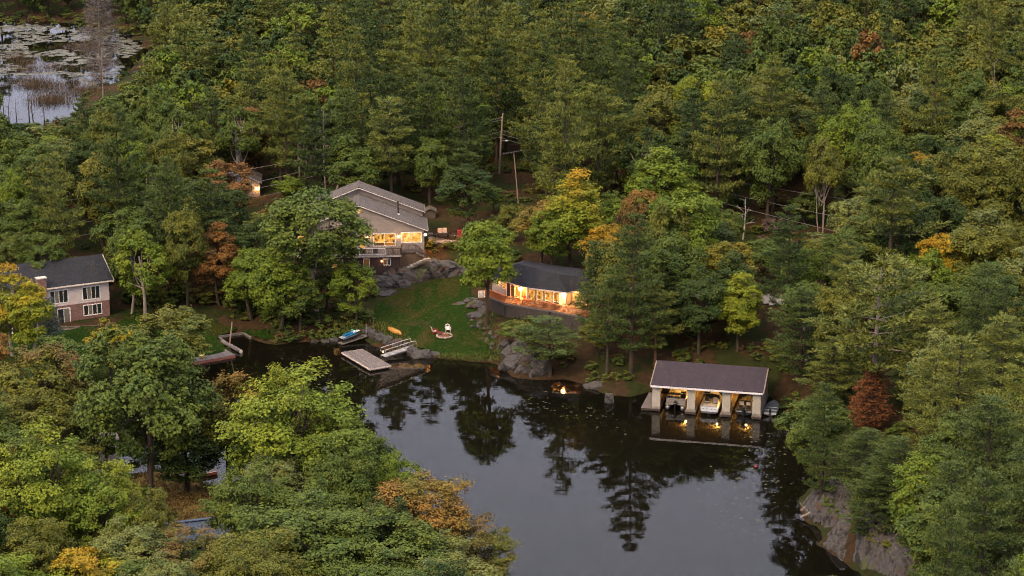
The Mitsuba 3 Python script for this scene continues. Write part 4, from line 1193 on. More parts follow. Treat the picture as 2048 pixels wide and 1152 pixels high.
# ------------------------------------------------------------------ the main house
def main_house():
    o = at(848.5, 497, 8.0)
    f = Fr(o[0], o[1], 8.0, 4.0)
    h = thing('main_house', 'beige gabled main house with taupe shingle roof and glowing windows above the rock outcrop', 'house')
    S, X0, RX, EH = .385, -19.0, -9.5, 3.02
    apex = EH + S * 9.5 + .05
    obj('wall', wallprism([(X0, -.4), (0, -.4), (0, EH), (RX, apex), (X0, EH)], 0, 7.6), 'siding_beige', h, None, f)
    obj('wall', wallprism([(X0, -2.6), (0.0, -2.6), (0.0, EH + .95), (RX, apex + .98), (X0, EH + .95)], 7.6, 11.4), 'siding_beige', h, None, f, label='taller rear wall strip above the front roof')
    for (y0, y1, dz, xr) in ((-.45, 7.55, 0, .55), (7.0, 11.8, .98, .35)):
        e0, e1, a = EH - S * xr + dz + .06, EH - S * xr + dz + .06, apex + dz + .06
        r = obj('roof', [slab((RX, y0, a), (xr, y0, e0), (xr, y1, e0), (RX, y1, a), .16), slab((RX, y1, a), (X0 - xr, y1, e1), (X0 - xr, y0, e1), (RX, y0, a), .16)], 'roof_taupe', h, None, f)
        obj('rake_board', [bar((RX, y0 - .03, a - .11), (xr + .02, y0 - .03, e0 - .11), .05, .24, up=(0, 1, 0)), bar((RX, y0 - .03, a - .11), (X0 - xr, y0 - .03, e1 - .11), .05, .24, up=(0, 1, 0))], 'paint', r, 'd8cdc0', f)
        obj('ridge_cap', [bar((RX, y0, a + .03), (RX, y1, a + .03), .30, .06)], 'paint', r, '4e4642', f)
        obj('gutter', [bar((xr + .06, y0, e0 - .10), (xr + .06, y1, e0 - .10), .10, .10)], 'paint', r, '6b615a', f)
    CHECK.extend([('house apex', f.p(RX, -.45, apex + .06), (720, 411)), ('house eave R', f.p(.55, -.45, 2.85), (856, 461)), ('rear apex', f.p(RX, 7.0, apex + 1.04), (718, 375)), ('rear ridge back', f.p(RX, 11.8, apex + 1.04), (716.6, 359)), ('rear eave', f.p(.35, 7, 3.8), (851, 427))])
    # windows of the main floor
    window(h, f, -7.35, -4.3, .55, 2.3, 2, (1, 2.9), ['dim', 'deep', 0, 1], label='wide picture window glowing amber')
    window(h, f, -3.2, -.45, 1.05, 2.4, 2, (1,), [10, 11], fw=.14, label='bright double window at the right corner')
    window(h, f, -9.35, -8.75, .05, 2.15, 1, (1,), ['amber'], name='door')
    window(h, f, -12.6, -10.0, .35, 2.3, 2, (1, 2.4), ['dark', 'dark', 2, 'dark'])
    window(h, f, -15.6, -13.2, .3, 2.3, 2, (1, 2.4), [1, 2, 0, 'amber'])
    window(h, f, -18.4, -16.4, .3, 2.3, 1, (1,), [2])
    ring = trimesh.creation.annulus(.36, .46, .08)
    k = obj('round_window', xf(ring, RX - .05, -.05, apex - .82, 0, 0, 90), 'paint', h, 'b08d45', f)
    disc = trimesh.creation.cylinder(.36, .03, sections=20)
    obj('pane', xf(disc, RX - .05, -.03, apex - .82, 0, 0, 90), 'lamp', k, None, f, emit=glow((.9, .55, .10)))
    for x in (-8.25, -3.72): sconce(h, f, x, -.01, 1.92, 210, .10)
    sconce(h, f, -13.0 + .1, -.01, 1.95, 160)
    # stove pipe
    pz = EH + S * 3.7 + .06
    sp = obj('stove_pipe', [rod((-3.7, 3.1, pz - .1), (-3.7, 3.1, pz + 1.75), .10, 10), rod((-3.7, 3.1, pz + 1.75), (-3.7, 3.1, pz + 1.95), .17, 10)], 'metal', h, '3c3634', f)
    obj('flashing', trimesh.creation.cone(.26, .34, sections=12).apply_translation((-3.7, 3.1, pz - .10)), 'paint', sp, 'ece6df', f)
    CHECK.append(('pipe base', f.p(-3.7, 3.1, pz), (797, 434)))
    # basement under the deck
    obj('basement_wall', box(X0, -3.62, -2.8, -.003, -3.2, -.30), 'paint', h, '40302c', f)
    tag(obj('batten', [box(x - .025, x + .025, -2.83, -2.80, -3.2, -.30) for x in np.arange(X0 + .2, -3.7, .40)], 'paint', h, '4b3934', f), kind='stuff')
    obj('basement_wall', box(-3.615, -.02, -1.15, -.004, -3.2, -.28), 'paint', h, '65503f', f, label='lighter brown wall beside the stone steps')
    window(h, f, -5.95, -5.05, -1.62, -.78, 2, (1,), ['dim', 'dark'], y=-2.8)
    window(h, f, -8.9, -8.1, -1.85, -.72, 1, (1,), ['dim'], y=-2.8)
    window(h, f, -13.5, -12.0, -2.3, -.72, 2, (1,), [1, 'dim'], y=-2.8)
    sconce(h, f, -6.3, -2.81, -1.05, 110, .08)
    # deck
    dk = obj('deck', [box(X0, -3.45, -3.25, -.01, -.24, -.06), box(-3.44, -.55, -1.45, -.01, -.20, -.05)], 'wood', h, None, f)
    obj('fascia', [box(X0, -3.43, -3.30, -3.255, -.36, -.10)], 'paint', dk, 'a99c93', f)
    tag(obj('deck_board', [box(X0, -3.46, y, y + .125, -.058, -.03) for y in np.arange(-3.24, -.1, .14)] + [box(-3.43, -.56, y, y + .125, -.048, -.02) for y in np.arange(-1.44, -.1, .14)], 'wood', dk, None, f), kind='stuff')
    railing(h, f, [(X0 + .1, -3.2, -.03), (-5.75, -3.2, -.03)], .98, 1.85, col='d9d2cc', glass=True)
    railing(h, f, [(-5.75, -3.2, -.03), (-3.5, -3.2, -.03), (-3.5, -1.45, -.03)], .98, 1.2, .14, '43342f', None, .055)
    railing(h, f, [(-3.4, -1.42, -.02), (-1.25, -1.42, -.02), (.2, -2.3, -1.05)], .98, 1.4, .14, '4c3d37', None, .055)
    obj('stair', [box(-1.2 + i * .27, -.9 + i * .27, -2.3, -1.2, -.22 - i * .17, -.17 - i * .17) for i in range(5)], 'wood', h, None, f)
    # stone steps climbing the rock
    for i in range(9):
        t = i / 8
        p = at(803 + t * 50, 541 - t * 24, 5.15 + t * 2.1)
        st = rounded(-.62, .62, -.24, .24, -.32, 0, .04)
        obj('stone_step', xf(st, p[0], p[1], p[2], 24 + i * 1.5), 'paint', h, ['8d857e', '9a928a', '857c76'][i % 3])
    p = at(789, 545, 5.0)
    obj('block', xf(rounded(-.5, .5, -.4, .4, -.5, .12, .03), p[0], p[1], p[2], 4), 'paint', h, '6f6964')
    a = f.sub(-3.1, -1.16, 0)
    return f


HF = main_house()


def wicker_chair(fr, x, y, z, yaw, label, group):
    t = thing('wicker_armchair', label, 'armchair', group)
    g = fr.sub(x, y, z, yaw)
    obj('frame', [rounded(-.38, .38, -.38, .38, .06, .36, .05), rounded(-.40, -.26, -.38, .40, .3, .62, .05), rounded(.26, .40, -.38, .40, .3, .62, .05)], 'paint', t, '352b27', g)
    obj('backrest', xf(rounded(-.38, .38, -.06, .06, 0, .52, .05), 0, .36, .34, 0, 0, -12), 'paint', t, '352b27', g)
    obj('cushion', rounded(-.26, .26, -.36, .28, .36, .46, .045), 'paint', t, 'c9c0b6', g)
    return t


wicker_chair(HF, -9.0, -1.9, -.03, 165, 'left dark wicker armchair with pale cushion on the main house deck', None)
wicker_chair(HF, -7.3, -1.9, -.03, 195, 'dark wicker armchair with pale cushion before the picture window', None)
t = thing('side_table', 'small dark side table between the two wicker armchairs', 'table')
g = HF.sub(-8.15, -2.0, -.03)
obj('tabletop', trimesh.creation.cylinder(.28, .04, sections=18).apply_translation((0, 0, .48)), 'paint', t, '40352f', g)
for a in range(3): obj('leg', rod((.2 * math.cos(a * 2.1), .2 * math.sin(a * 2.1), 0), (.12 * math.cos(a * 2.1), .12 * math.sin(a * 2.1), .46), .02), 'paint', t, '40352f', g)


def wooden_chair(fr, x, y, z, yaw, label, col='7a4a28', name='wooden_chair', group=None):
    t = thing(name, label, 'chair', group)
    g = fr.sub(x, y, z, yaw)
    obj('seat', rounded(-.23, .23, -.22, .22, .42, .46, .015), 'paint', t, col, g)
    obj('backrest', [box(-.22, .22, .20, .23, z0, z0 + .08) for z0 in (.58, .70, .82)], 'paint', t, col, g)
    for sx in (-1, 1):
        obj('leg', box(sx * .21 - .02, sx * .21 + .02, -.21, -.17, 0, .42), 'paint', t, col, g)
        obj('leg', box(sx * .21 - .02, sx * .21 + .02, .19, .23, 0, .92), 'paint', t, col, g)
    return t


wooden_chair(HF, -4.5, -2.2, -.03, 200, 'light brown wooden chair at the right end of the main house deck', 'a07040')


# ------------------------------------------------------------------ patio right of the house
PZ = 7.35
pc = at(892, 480, PZ)
PF = Fr(pc[0], pc[1], PZ, 4)
tile = [Polygon([(-2.7, -1.0), (2.6, -1.3), (2.9, 3.2), (-2.6, 3.4)])]
pt = tag(obj('patio', prism(tile[0], .25, -.25), 'gravel', None, None, PF), 'pale stone patio with furniture right of the main house', None, kind='structure')
rngp = np.random.default_rng(3)
for i in range(6):
    for j in range(5):
        x0, y0 = -2.45 + i * .84 + (j % 2) * .18, -.8 + j * .8
        obj('tile', rounded(x0, x0 + .80, y0, y0 + .76, -.02, .03, .012), 'paint', 'patio', ['9c8676', 'a89384', '8f7b6d'][int(rngp.integers(3))], PF)
wl = thing('retaining_wall', 'dry stone retaining wall in front of the stone patio', 'wall')
for r in range(5):
    x = -2.9 + rngp.uniform(0, .3)
    while x < 3.0:
        w = rngp.uniform(.28, .6)
        m = rock(int(rngp.integers(1000)), w * .56, .26, .17, 2, .2)
        obj('stone', xf(m, x + w / 2, -1.25 + r * .06 + rngp.uniform(-.04, .04), -1.22 + r * .255), 'paint', wl, ['5d4f47', '6c5b50', '7b6a5e', '4d423c'][int(rngp.integers(4))], PF, smooth=True)
        x += w * 1.02
t = thing('patio_table', 'dark dining table on the stone patio', 'table')
g = PF.sub(-.7, .9, .03)
obj('tabletop', rounded(-.9, .9, -.5, .5, .70, .75, .02), 'paint', t, '2b2422', g)
for sx in (-1, 1):
    for sy in (-1, 1): obj('leg', box(sx * .8 - .03, sx * .8 + .03, sy * .42 - .03, sy * .42 + .03, 0, .70), 'paint', t, '2b2422', g)
for x, y, a, lb in ((-1.35, .1, 10, 'dark dining chair left at the front of the patio table'), (-.7, .05, 0, 'dark dining chair in front of the patio table'), (-.1, .1, -10, 'dark dining chair right at the front of the patio table')):
    wooden_chair(PF, x, y, .03, a + 180, lb, '2c2421', 'dining_chair')
t = thing('garden_sofa', 'garden sofa with high pale back cushions behind the patio table', 'sofa')
g = PF.sub(-.45, 2.2, .03)
obj('frame', [rounded(-.85, .85, -.4, .4, .08, .38, .05), rounded(-.85, -.7, -.4, .4, .3, .65, .05), rounded(.7, .85, -.4, .4, .3, .65, .05)], 'paint', t, '3b302b', g)
for sx in (-.36, .36): obj('back_cushion', xf(rounded(-.34, .34, -.09, .09, 0, .85, .06), sx, .28, .38, 0, 0, -10), 'paint', t, 'b7a08f', g)
obj('seat_cushion', rounded(-.69, .69, -.4, .22, .38, .5, .05), 'paint', t, 'b09a8a', g)
wicker_chair(PF, 1.05, .9, .03, 60, 'dark armchair with white cushion beside the red box on the patio', None)
t = thing('red_box', 'tall dull red storage box at the right end of the patio', 'storage box')
obj('body', rounded(1.75, 2.5, .55, 1.15, .03, 1.2, .05), 'paint', t, '7d2a30', PF)
obj('lid', rounded(1.71, 2.54, .50, 1.20, 1.2, 1.29, .03), 'paint', t, '8a3238', PF)
t = thing('barbecue', 'black barbecue standing at the right corner of the main house', 'barbecue')
g = PF.sub(-2.35, .2, .03)
obj('body', rounded(-.4, .4, -.28, .28, .62, .86, .05), 'gloss', t, '1d1918', g)
lid = trimesh.creation.cylinder(.28, .8, sections=20)
obj('lid', xf(lid, 0, 0, .86, 0, 90, 0), 'gloss', t, '191615', g)
for sx in (-1, 1):
    obj('shelf', box(sx * .62 - .2, sx * .62 + .2, -.22, .22, .8, .83), 'paint', t, '2b2725', g)
    for sy in (-1, 1): obj('leg', box(sx * .33 - .025, sx * .33 + .025, sy * .22 - .025, sy * .22 + .025, 0, .62), 'paint', t, '1d1918', g)
for ly, lb in ((1.0, 'glowing wall lantern at the front right corner of the main house beside the barbecue'), (4.2, 'second wall lantern further back on the right wall of the main house')):
  t = thing('patio_lamp', lb, 'lamp')
  obj('cap', box(.02, .20, ly - .1, ly + .1, 2.0, 2.05), 'paint', t, DARK, HF)
  obj('bulb', trimesh.creation.icosphere(subdivisions=2, radius=.12).apply_translation((.24, ly, 1.85)), 'lamp', t, None, HF, emit=[1300 * LAMPK, 560 * LAMPK, 140 * LAMPK], weight=3.0)
  obj('arm', rod((0, ly, 2.02), (.22, ly, 1.95), .02), 'paint', t, DARK, HF)


# ------------------------------------------------------------------ the lakeside cottage
CZ = 5.0


def cottage():
    c = thing('lakeside_cottage', 'low polygonal cottage with dark slate roof and tall glowing windows on the lakeside deck', 'cottage')
    W = [at(x, y, CZ)[:2] for x, y in ((984, 583), (1013, 593), (1030, 599), (1054, 605.5), (1131, 614.5), (1142, 605), (1214, 610), (1214, 580), (1010, 562))]
    poly = Polygon(W)
    obj('wall', prism(poly, 2.3, CZ), 'siding_grey', c)
    ee = Polygon(W).buffer(.55, join_style=2)
    E = np.array([at(x, y, 7.36)[:2] for x, y in ((980, 552), (1009, 560), (1028, 568.5), (1054, 575), (1134, 585), (1146, 582), (1220, 588))])
    E = np.c_[E, np.full(len(E), 7.36)]
    R1, R2, R3 = at(1036, 527, 9.6), at(1116, 548, 9.3), at(1214, 560, 9.2)
    b1, b0 = np.r_[at(1220, 545, 7.7)], np.r_[at(985, 540, 7.7)]
    bm = np.r_[at(1050, 520, 7.7)]
    bm2 = np.r_[at(1120, 532, 7.7)]
    tris = [(E[0], E[1], R1), (E[1], E[2], R1), (E[2], E[3], R1), (E[3], R2, R1), (E[3], E[4], R2), (E[4], E[5], R2), (E[5], R3, R2), (E[5], E[6], R3), (E[6], b1, R3), (b1, bm2, R3), (bm2, R2, R3), (bm2, bm, R2), (bm, R1, R2), (bm, b0, R1), (b0, E[0], R1)]
    r = obj('roof', roof_from(tris, .14), 'roof_slate', c)
    obj('fascia', [bar(E[i] - [0, .03, .10], E[i + 1] - [0, .03, .10], .06, .2) for i in range(6)], 'paint', r, 'b7aaa2')
    CHECK.extend([('cottage E3', E[3], (1054, 575)), ('cottage wall4', np.r_[W[4], CZ], (1119, 613))])
    # faces of the sunroom
    f34 = wall_fr(W[3], W[4], CZ)
    L = float(np.hypot(*(W[4] - W[3])))
    n, Lw = 4, L * .85
    for i in range(n):
        x0 = .12 + i * Lw / n
        window(c, f34, x0 + .20, x0 + Lw / n - .16, .12, 2.1, 1, (.9, 2.6), [['deep', 0], ['dim', 1], ['dim', 2], ['dark', 1]][i], fw=.06)
        obj('pilaster', box(x0 - .13, x0 + .11, -.11, -.002, 0, 2.25), 'paint', c, '6f6a72', f34)
    f23 = wall_fr(W[2], W[3], CZ)
    L2 = float(np.hypot(*(W[3] - W[2])))
    window(c, f23, .12, L2 * .46,   .10, 2.05, 1, (.9, 2.6), ['deep', 'amber'], fw=.07)
    window(c, f23, L2 * .55, L2 - .14,   .10, 2.05, 1, (.9, 2.6), ['amber', 2], fw=.07)
    f12 = wall_fr(W[1], W[2], CZ)
    L1 = float(np.hypot(*(W[2] - W[1])))
    window(c, f12, .15, L1 * .46,   .10, 2.05, 1, (1,), ['dark'], fw=.07)
    window(c, f12, L1 * .56, L1 - .1,   .10, 2.05, 1, (1,), ['dim'], fw=.07)
    f01 = wall_fr(W[0], W[1], CZ)
    LL = float(np.hypot(*(W[1] - W[0])))
    window(c, f01, LL - .75, LL - .2, 1.1, 2.15, 1, (1,), ['amber'], fw=.07)
    f56 = wall_fr(W[5], W[6], CZ)
    window(c, f56, .3, 1.5, .3, 2.1, 1, (1,), ['warm'], fw=.07)
    window(c, f56, 2.2, 4.2, .5, 2.1, 3, (1,), [1, 'amber', 2], fw=.07)
    for lx, ly in ((1041, 573.5), (1127.5, 584.5)):                # flood lamps on brackets at the eave
        q = at(lx, ly + 3.5, 7.02)
        k = obj('flood_lamp', [rod(q + [0, .05, .24], q + [0, .5, .26], .03), trimesh.creation.cone(.24, .14, sections=14).apply_translation(q + [0, 0, .19])], 'paint', c, DARK)
        obj('bulb', trimesh.creation.icosphere(subdivisions=3, radius=.27).apply_translation(q), 'lamp', k, None, emit=[720 * v * LAMPK for v in (1.0, .38, .075)], weight=6.0)
    sconce(c, f01, LL * .45, -.03, 1.8, 260, .10)
    sconce(c, f56, 1.85, -.03, 1.8, 700, .16)
    # deck
    D = [at(x, y, CZ)[:2] for x, y in ((971, 590), (1010, 606), (1100, 620.5), (1168, 633), (1225, 640), (1232, 610), (1142, 607), (1131, 616), (1054, 607), (1030, 600), (1013, 594), (984, 584), (974, 580))]
    dk = obj('deck', prism(Polygon(D), .22, CZ - .25), 'wood', c)
    DD = Polygon(D)
    bs = []
    d = np.array(D[2]) - np.array(D[1]); d /= np.linalg.norm(d)
    nrm = np.array([-d[1], d[0]])
    for k in range(-3, 60):
        o = np.array(D[1]) + nrm * k * .15
        s = Polygon([o - d * 8, o + d * 22, o + d * 22 + nrm * .135, o - d * 8 + nrm * .135]).intersection(DD)
        for gg in getattr(s, 'geoms', [s]):
            if gg.geom_type == 'Polygon' and gg.area > .02: bs.append(prism(gg.buffer(0), .03, CZ - .026))
    tag(obj('deck_board', bs, 'wood', dk), kind='stuff')
    z = CZ
    railing(c, None, [(*D[0], z), (*D[1], z)], 1.02, 1.5, .11, 'b06a3a', 'a5683f', .06)
    railing(c, None, [(*D[1], z), (*D[2], z), (*D[3], z), (*D[4], z)], 1.02, 1.9, .135, '9a5f3a', 'a5683f', .06)
    # skirting boards below the deck
    sk = []
    for a, b in ((D[0], D[1]), (D[1], D[2]), (D[2], D[3])):
        a, b = np.array(a), np.array(b)
        L = np.linalg.norm(b - a)
        for i in range(int(L / .16)):
            p, q = a + (b - a) * (i * .16 / L), a + (b - a) * ((i * .16 + .145) / L)
            zb = max(g1(*p) - .1, CZ - 2.2)
            if zb < CZ - .3: sk.append(bar(np.r_[(p + q) / 2 + nrm * .08, zb], np.r_[(p + q) / 2 + nrm * .08, CZ - .255], .145, .03, up=(*(-nrm), 0)))
    tag(obj('skirting_board', sk, 'paint', c, '423c39'), kind='stuff')
    for a, b in ((D[0], D[1]), (D[1], D[2]), (D[2], D[3])):
        for t in np.linspace(.05, .95, 4):
            p = np.array(a) * (1 - t) + np.array(b) * t
            zb = g1(*p) - .3
            if zb < CZ - .3: obj('support_post', box(p[0] - .08, p[0] + .08, p[1] - .02, p[1] + .14, zb, CZ - .252), 'paint', c, '463f3b')
    return D


CD = cottage()
CF = Fr(CD[1][0], CD[1][1], CZ, math.degrees(math.atan2(CD[3][1] - CD[1][1], CD[3][0] - CD[1][0])))
for x, y, a, lb in ((1.5, .75, 150, 'left red bistro chair on the cottage deck'), (3.2, .75, 215, 'right red bistro chair on the cottage deck'), (2.3, 1.5, 10, 'red bistro chair behind the small deck table')):
    wooden_chair(CF, x, y, .01, a, lb, '8a2018', 'bistro_chair')
t = thing('bistro_table', 'small round red table between the bistro chairs', 'table')
g = CF.sub(2.35, .8, .01)
obj('tabletop', trimesh.creation.cylinder(.4, .03, sections=20).apply_translation((0, 0, .72)), 'paint', t, '8c2a20', g)
obj('leg', [rod((0, 0, 0), (0, 0, .71), .03), trimesh.creation.cylinder(.22, .03, sections=16).apply_translation((0, 0, .015))], 'paint', t, '3a2520', g)
for x, y, a, lb in ((5.9, .9, 200, 'dark lounge chair on the cottage deck before the sunroom windows'), (7.6, 1.0, 170, 'dark lounge chair near the right lamp of the cottage')):
    wicker_chair(CF, x, y, .01, a, lb, None)
t = thing('deck_table', 'long brown table along the sunroom windows of the cottage', 'table')
g = CF.sub(6.6, 1.35, .01)
obj('tabletop', rounded(-.7, .7, -.3, .3, .42, .47, .015), 'paint', t, '6d4128', g)
for sx in (-.6, .6):
    for sy in (-.24, .24): obj('leg', box(sx - .03, sx + .03, sy - .03, sy + .03, 0, .42), 'paint', t, '4d3020', g)
t = thing('folding_chair', 'folding chair leaning at the right end of the cottage wall', 'chair')
g = CF.sub(8.9, 1.0, .01, 30)
obj('frame', [bar((sx, -.25, 0), (sx, .3, .95), .03) for sx in (-.22, .22)] + [bar((sx, .25, 0), (sx, -.2, .5), .03) for sx in (-.22, .22)], 'paint', t, '3c302a', g)
obj('seat', xf(box(-.22, .22, -.22, .2, 0, .03), 0, 0, .48), 'paint', t, '7d6650', g)
obj('backrest', [bar((-.22, .2, .78), (.22, .2, .78), .02, .18), bar((-.22, .26, .9), (.22, .26, .9), .02, .06)], 'paint', t, '7d6650', g)
t = thing('white_gate', 'small white painted gate at the left end of the cottage deck', 'gate')
gp = at(963, 597, 3.6)
g = Fr(gp[0], gp[1], 3.6, 10)
for i in range(5): obj('slat', box(-.45 + i * .2, -.30 + i * .2, -.02, .02, .1, 1.15), 'paint', t, 'cfc8c4', g)
obj('rail', [box(-.5, .55, .02, .05, .25, .33), box(-.5, .55, .02, .05, .9, .98)], 'paint', t, 'c4bdb8', g)
t = thing('planter', 'planter with a glowing orange bush at the front rail of the cottage deck', 'planter')
g = CF.sub(4.6, .35, .01)
obj('pot', rounded(-.3, .3, -.22, .22, 0, .42, .03), 'paint', t, '5a4032', g)
gb = broadleaf(4321, 420, 8, 1.2, 'round', .02)
gv = gb[0]
gm = trimesh.Trimesh(gv[0] * .15 + [0, 0, .35], gv[1], process=False)
obj('bush', gm, 'leaf', t, tint(gv, 'brown', 'orange', 5, .5), g)


# ------------------------------------------------------------------ the boathouse
def boathouse():
    a, b = at(1304, 816, .42), at(1520.5, 832, .42)
    f = wall_fr(a, b, 0.0)
    L = float(np.hypot(*(b - a)[:2]))
    h = thing('boathouse', 'open three slip boathouse with plum brown roof standing in the water', 'boathouse')
    D, EZ, RZ, RY = 8.6, 3.68, 5.2, 4.4
    cols = [(0, 1.0), (4.36, 5.36), (8.72, 9.72), (L - 1.0, L)]
    for x0, x1 in cols:
        k = obj('front_pier', box(x0, x1, 0, .28, .43, EZ - .10), 'paint', h, 'a39d92', f)
        obj('base_board', box(x0 - .03, x1 + .03, -.04, .30, .421, .66), 'paint', k, '7d766a', f)
        tag(obj('board', [box(x, x + .012, -.012, -.001, .68, EZ - .12) for x in np.arange(x0 + .12, x1, .13)], 'paint', k, '8a8276', f), kind='stuff')
    S = (RZ - EZ) / RY
    y0 = -.55
    r = obj('roof', [slab((-.15, y0, EZ - S * .55 + .1), (L + .3, y0, EZ - S * .55 + .1), (L + .3, RY, RZ + .1), (-.15, RY, RZ + .1), .12),
                     slab((-.15, RY, RZ + .1), (L + .3, RY, RZ + .1), (L + .3, D + .5, EZ - S * .3), (-.15, D + .5, EZ - S * .3), .12)], 'roof_plum', h, None, f)
    obj('fascia', [box(-.16, L + .31, y0 - .05, y0 - .004, EZ - S * .55 - .16, EZ - S * .55 + .07)], 'paint', r, 'c9c6c8', f)
    obj('rake_trim', [bar((x, y0, EZ - S * .55 + .03), (x, RY, RZ + .03), .05, .16, up=(1, 0, 0)) for x in (-.18, L + .33)], 'paint', r, '8c7f6a', f)
    CHECK.extend([('bh eave L', f.p(-.15, y0, EZ - S * .55 + .1), (1299, 771)), ('bh eave R', f.p(L + .3, y0, EZ - S * .55 + .1), (1525, 786)), ('bh ridge L', f.p(-.15, RY, RZ + .1), (1318, 720)), ('bh ridge R', f.p(L + .3, RY, RZ + .1), (1539, 735))])
    for x0, x1, nm in ((0, .12, 'left'), (L - .12, L, 'right')):
        w = [(x, z) for x, z in ()]
        m = trimesh.creation.extrude_polygon(Polygon([(.285, .43), (D, .43), (D, EZ - .05), (RY, RZ - .06), (.285, EZ - .05)]), x1 - x0, engine='earcut')
        v = m.vertices.copy()
        m = trimesh.Trimesh(np.stack([x0 + v[:, 2], v[:, 0], v[:, 1]], 1), m.faces, process=False)
        m.fix_normals()
        obj('side_wall', m, 'siding_beige', h, None, f)
    obj('back_wall', box(.121, L - .121, D - .12, D - .003, .43, EZ - .1), 'wood', h, None, f)
    obj('header_beam', box(.005, L - .005, .02, .26, EZ - .098, EZ + .02), 'wood', h, None, f)
    obj('ceiling', box(.122, L - .122, .28, D - .125, EZ - .09, EZ - .04), 'wood', h, None, f)
    for x0, x1 in cols[1:3]:                                       # inner studs and rails between the slips
        xm = (x0 + x1) / 2
        k = obj('partition', [bar((xm, y, .43), (xm, y, EZ - .1), .12) for y in (2.2, 4.4, 6.6)] + [bar((xm, .29, z), (xm, D - .13, z), .05, .14) for z in (1.2, 2.1)], 'wood', h, None, f)
        obj('panel', box(xm - .02, xm + .02, .30, D - .13, .44, 2.6), 'paint', k, 'c2a56c', f)
    docks = [(-1.35, 1.02, -.15, 6.0), (4.16, 5.5, -.38, D - .13), (8.52, 9.86, -.38, D - .13), (L - 1.05, L + .12, -.38, D - .13)]
    for i, (x0, x1, ya, yb) in enumerate(docks):
        k = obj('dock', box(x0, x1, ya, yb, .1, .38), 'paint', h, '3a322d', f)
        y = ya
        while y < min(yb, ya + (6.2 if i == 0 else 3.0)) - .1:
            obj('plank', box(x0 - .02, x1 + .02, y, y + .135, .381, .42), 'wood', k, None, f)
            y += .148
        if y < yb: obj('planking', box(x0 - .02, x1 + .02, y, yb, .381, .42), 'wood', k, None, f)
        for xx in (x0 + .1, x1 - .1): obj('pile', rod((xx, ya + .2, -1.6), (xx, ya + .2, .1), .09), 'wood', k, None, f)
    for px, py in ((1371, 843), (1434, 848), (1492, 850)):
        p = at(px, py, -3.22)
        q = np.linalg.solve(f.m, np.r_[p, 1])
        k = obj('ceiling_lamp', rod((q[0], max(q[1], .6), 3.34), (q[0], max(q[1], .6), EZ - .092), .05), 'paint', h, DARK, f)
        obj('bulb', trimesh.creation.icosphere(subdivisions=2, radius=.11).apply_translation((q[0], max(q[1], .6), 3.22)), 'lamp', k, None, f, emit=[v * LAMPK for v in (1500, 800, 180)], weight=5.0)
        print('bulb local', q[:3])
    t = thing('life_vest_rack', 'row of orange life vests hanging inside the left slip of the boathouse', 'life vests')
    for i in range(3): obj('vest', rounded(.14, .26, 2.0 + i * .7, 2.45 + i * .7, 1.4, 2.05, .05), 'paint', t, ['a8481c', '8c2a1a', 'b06a20'][i], f)
    obj('hook_board', box(.122, .15, 1.9, 4.2, 2.1, 2.2), 'wood', t, None, f)
    return f


BF = boathouse()


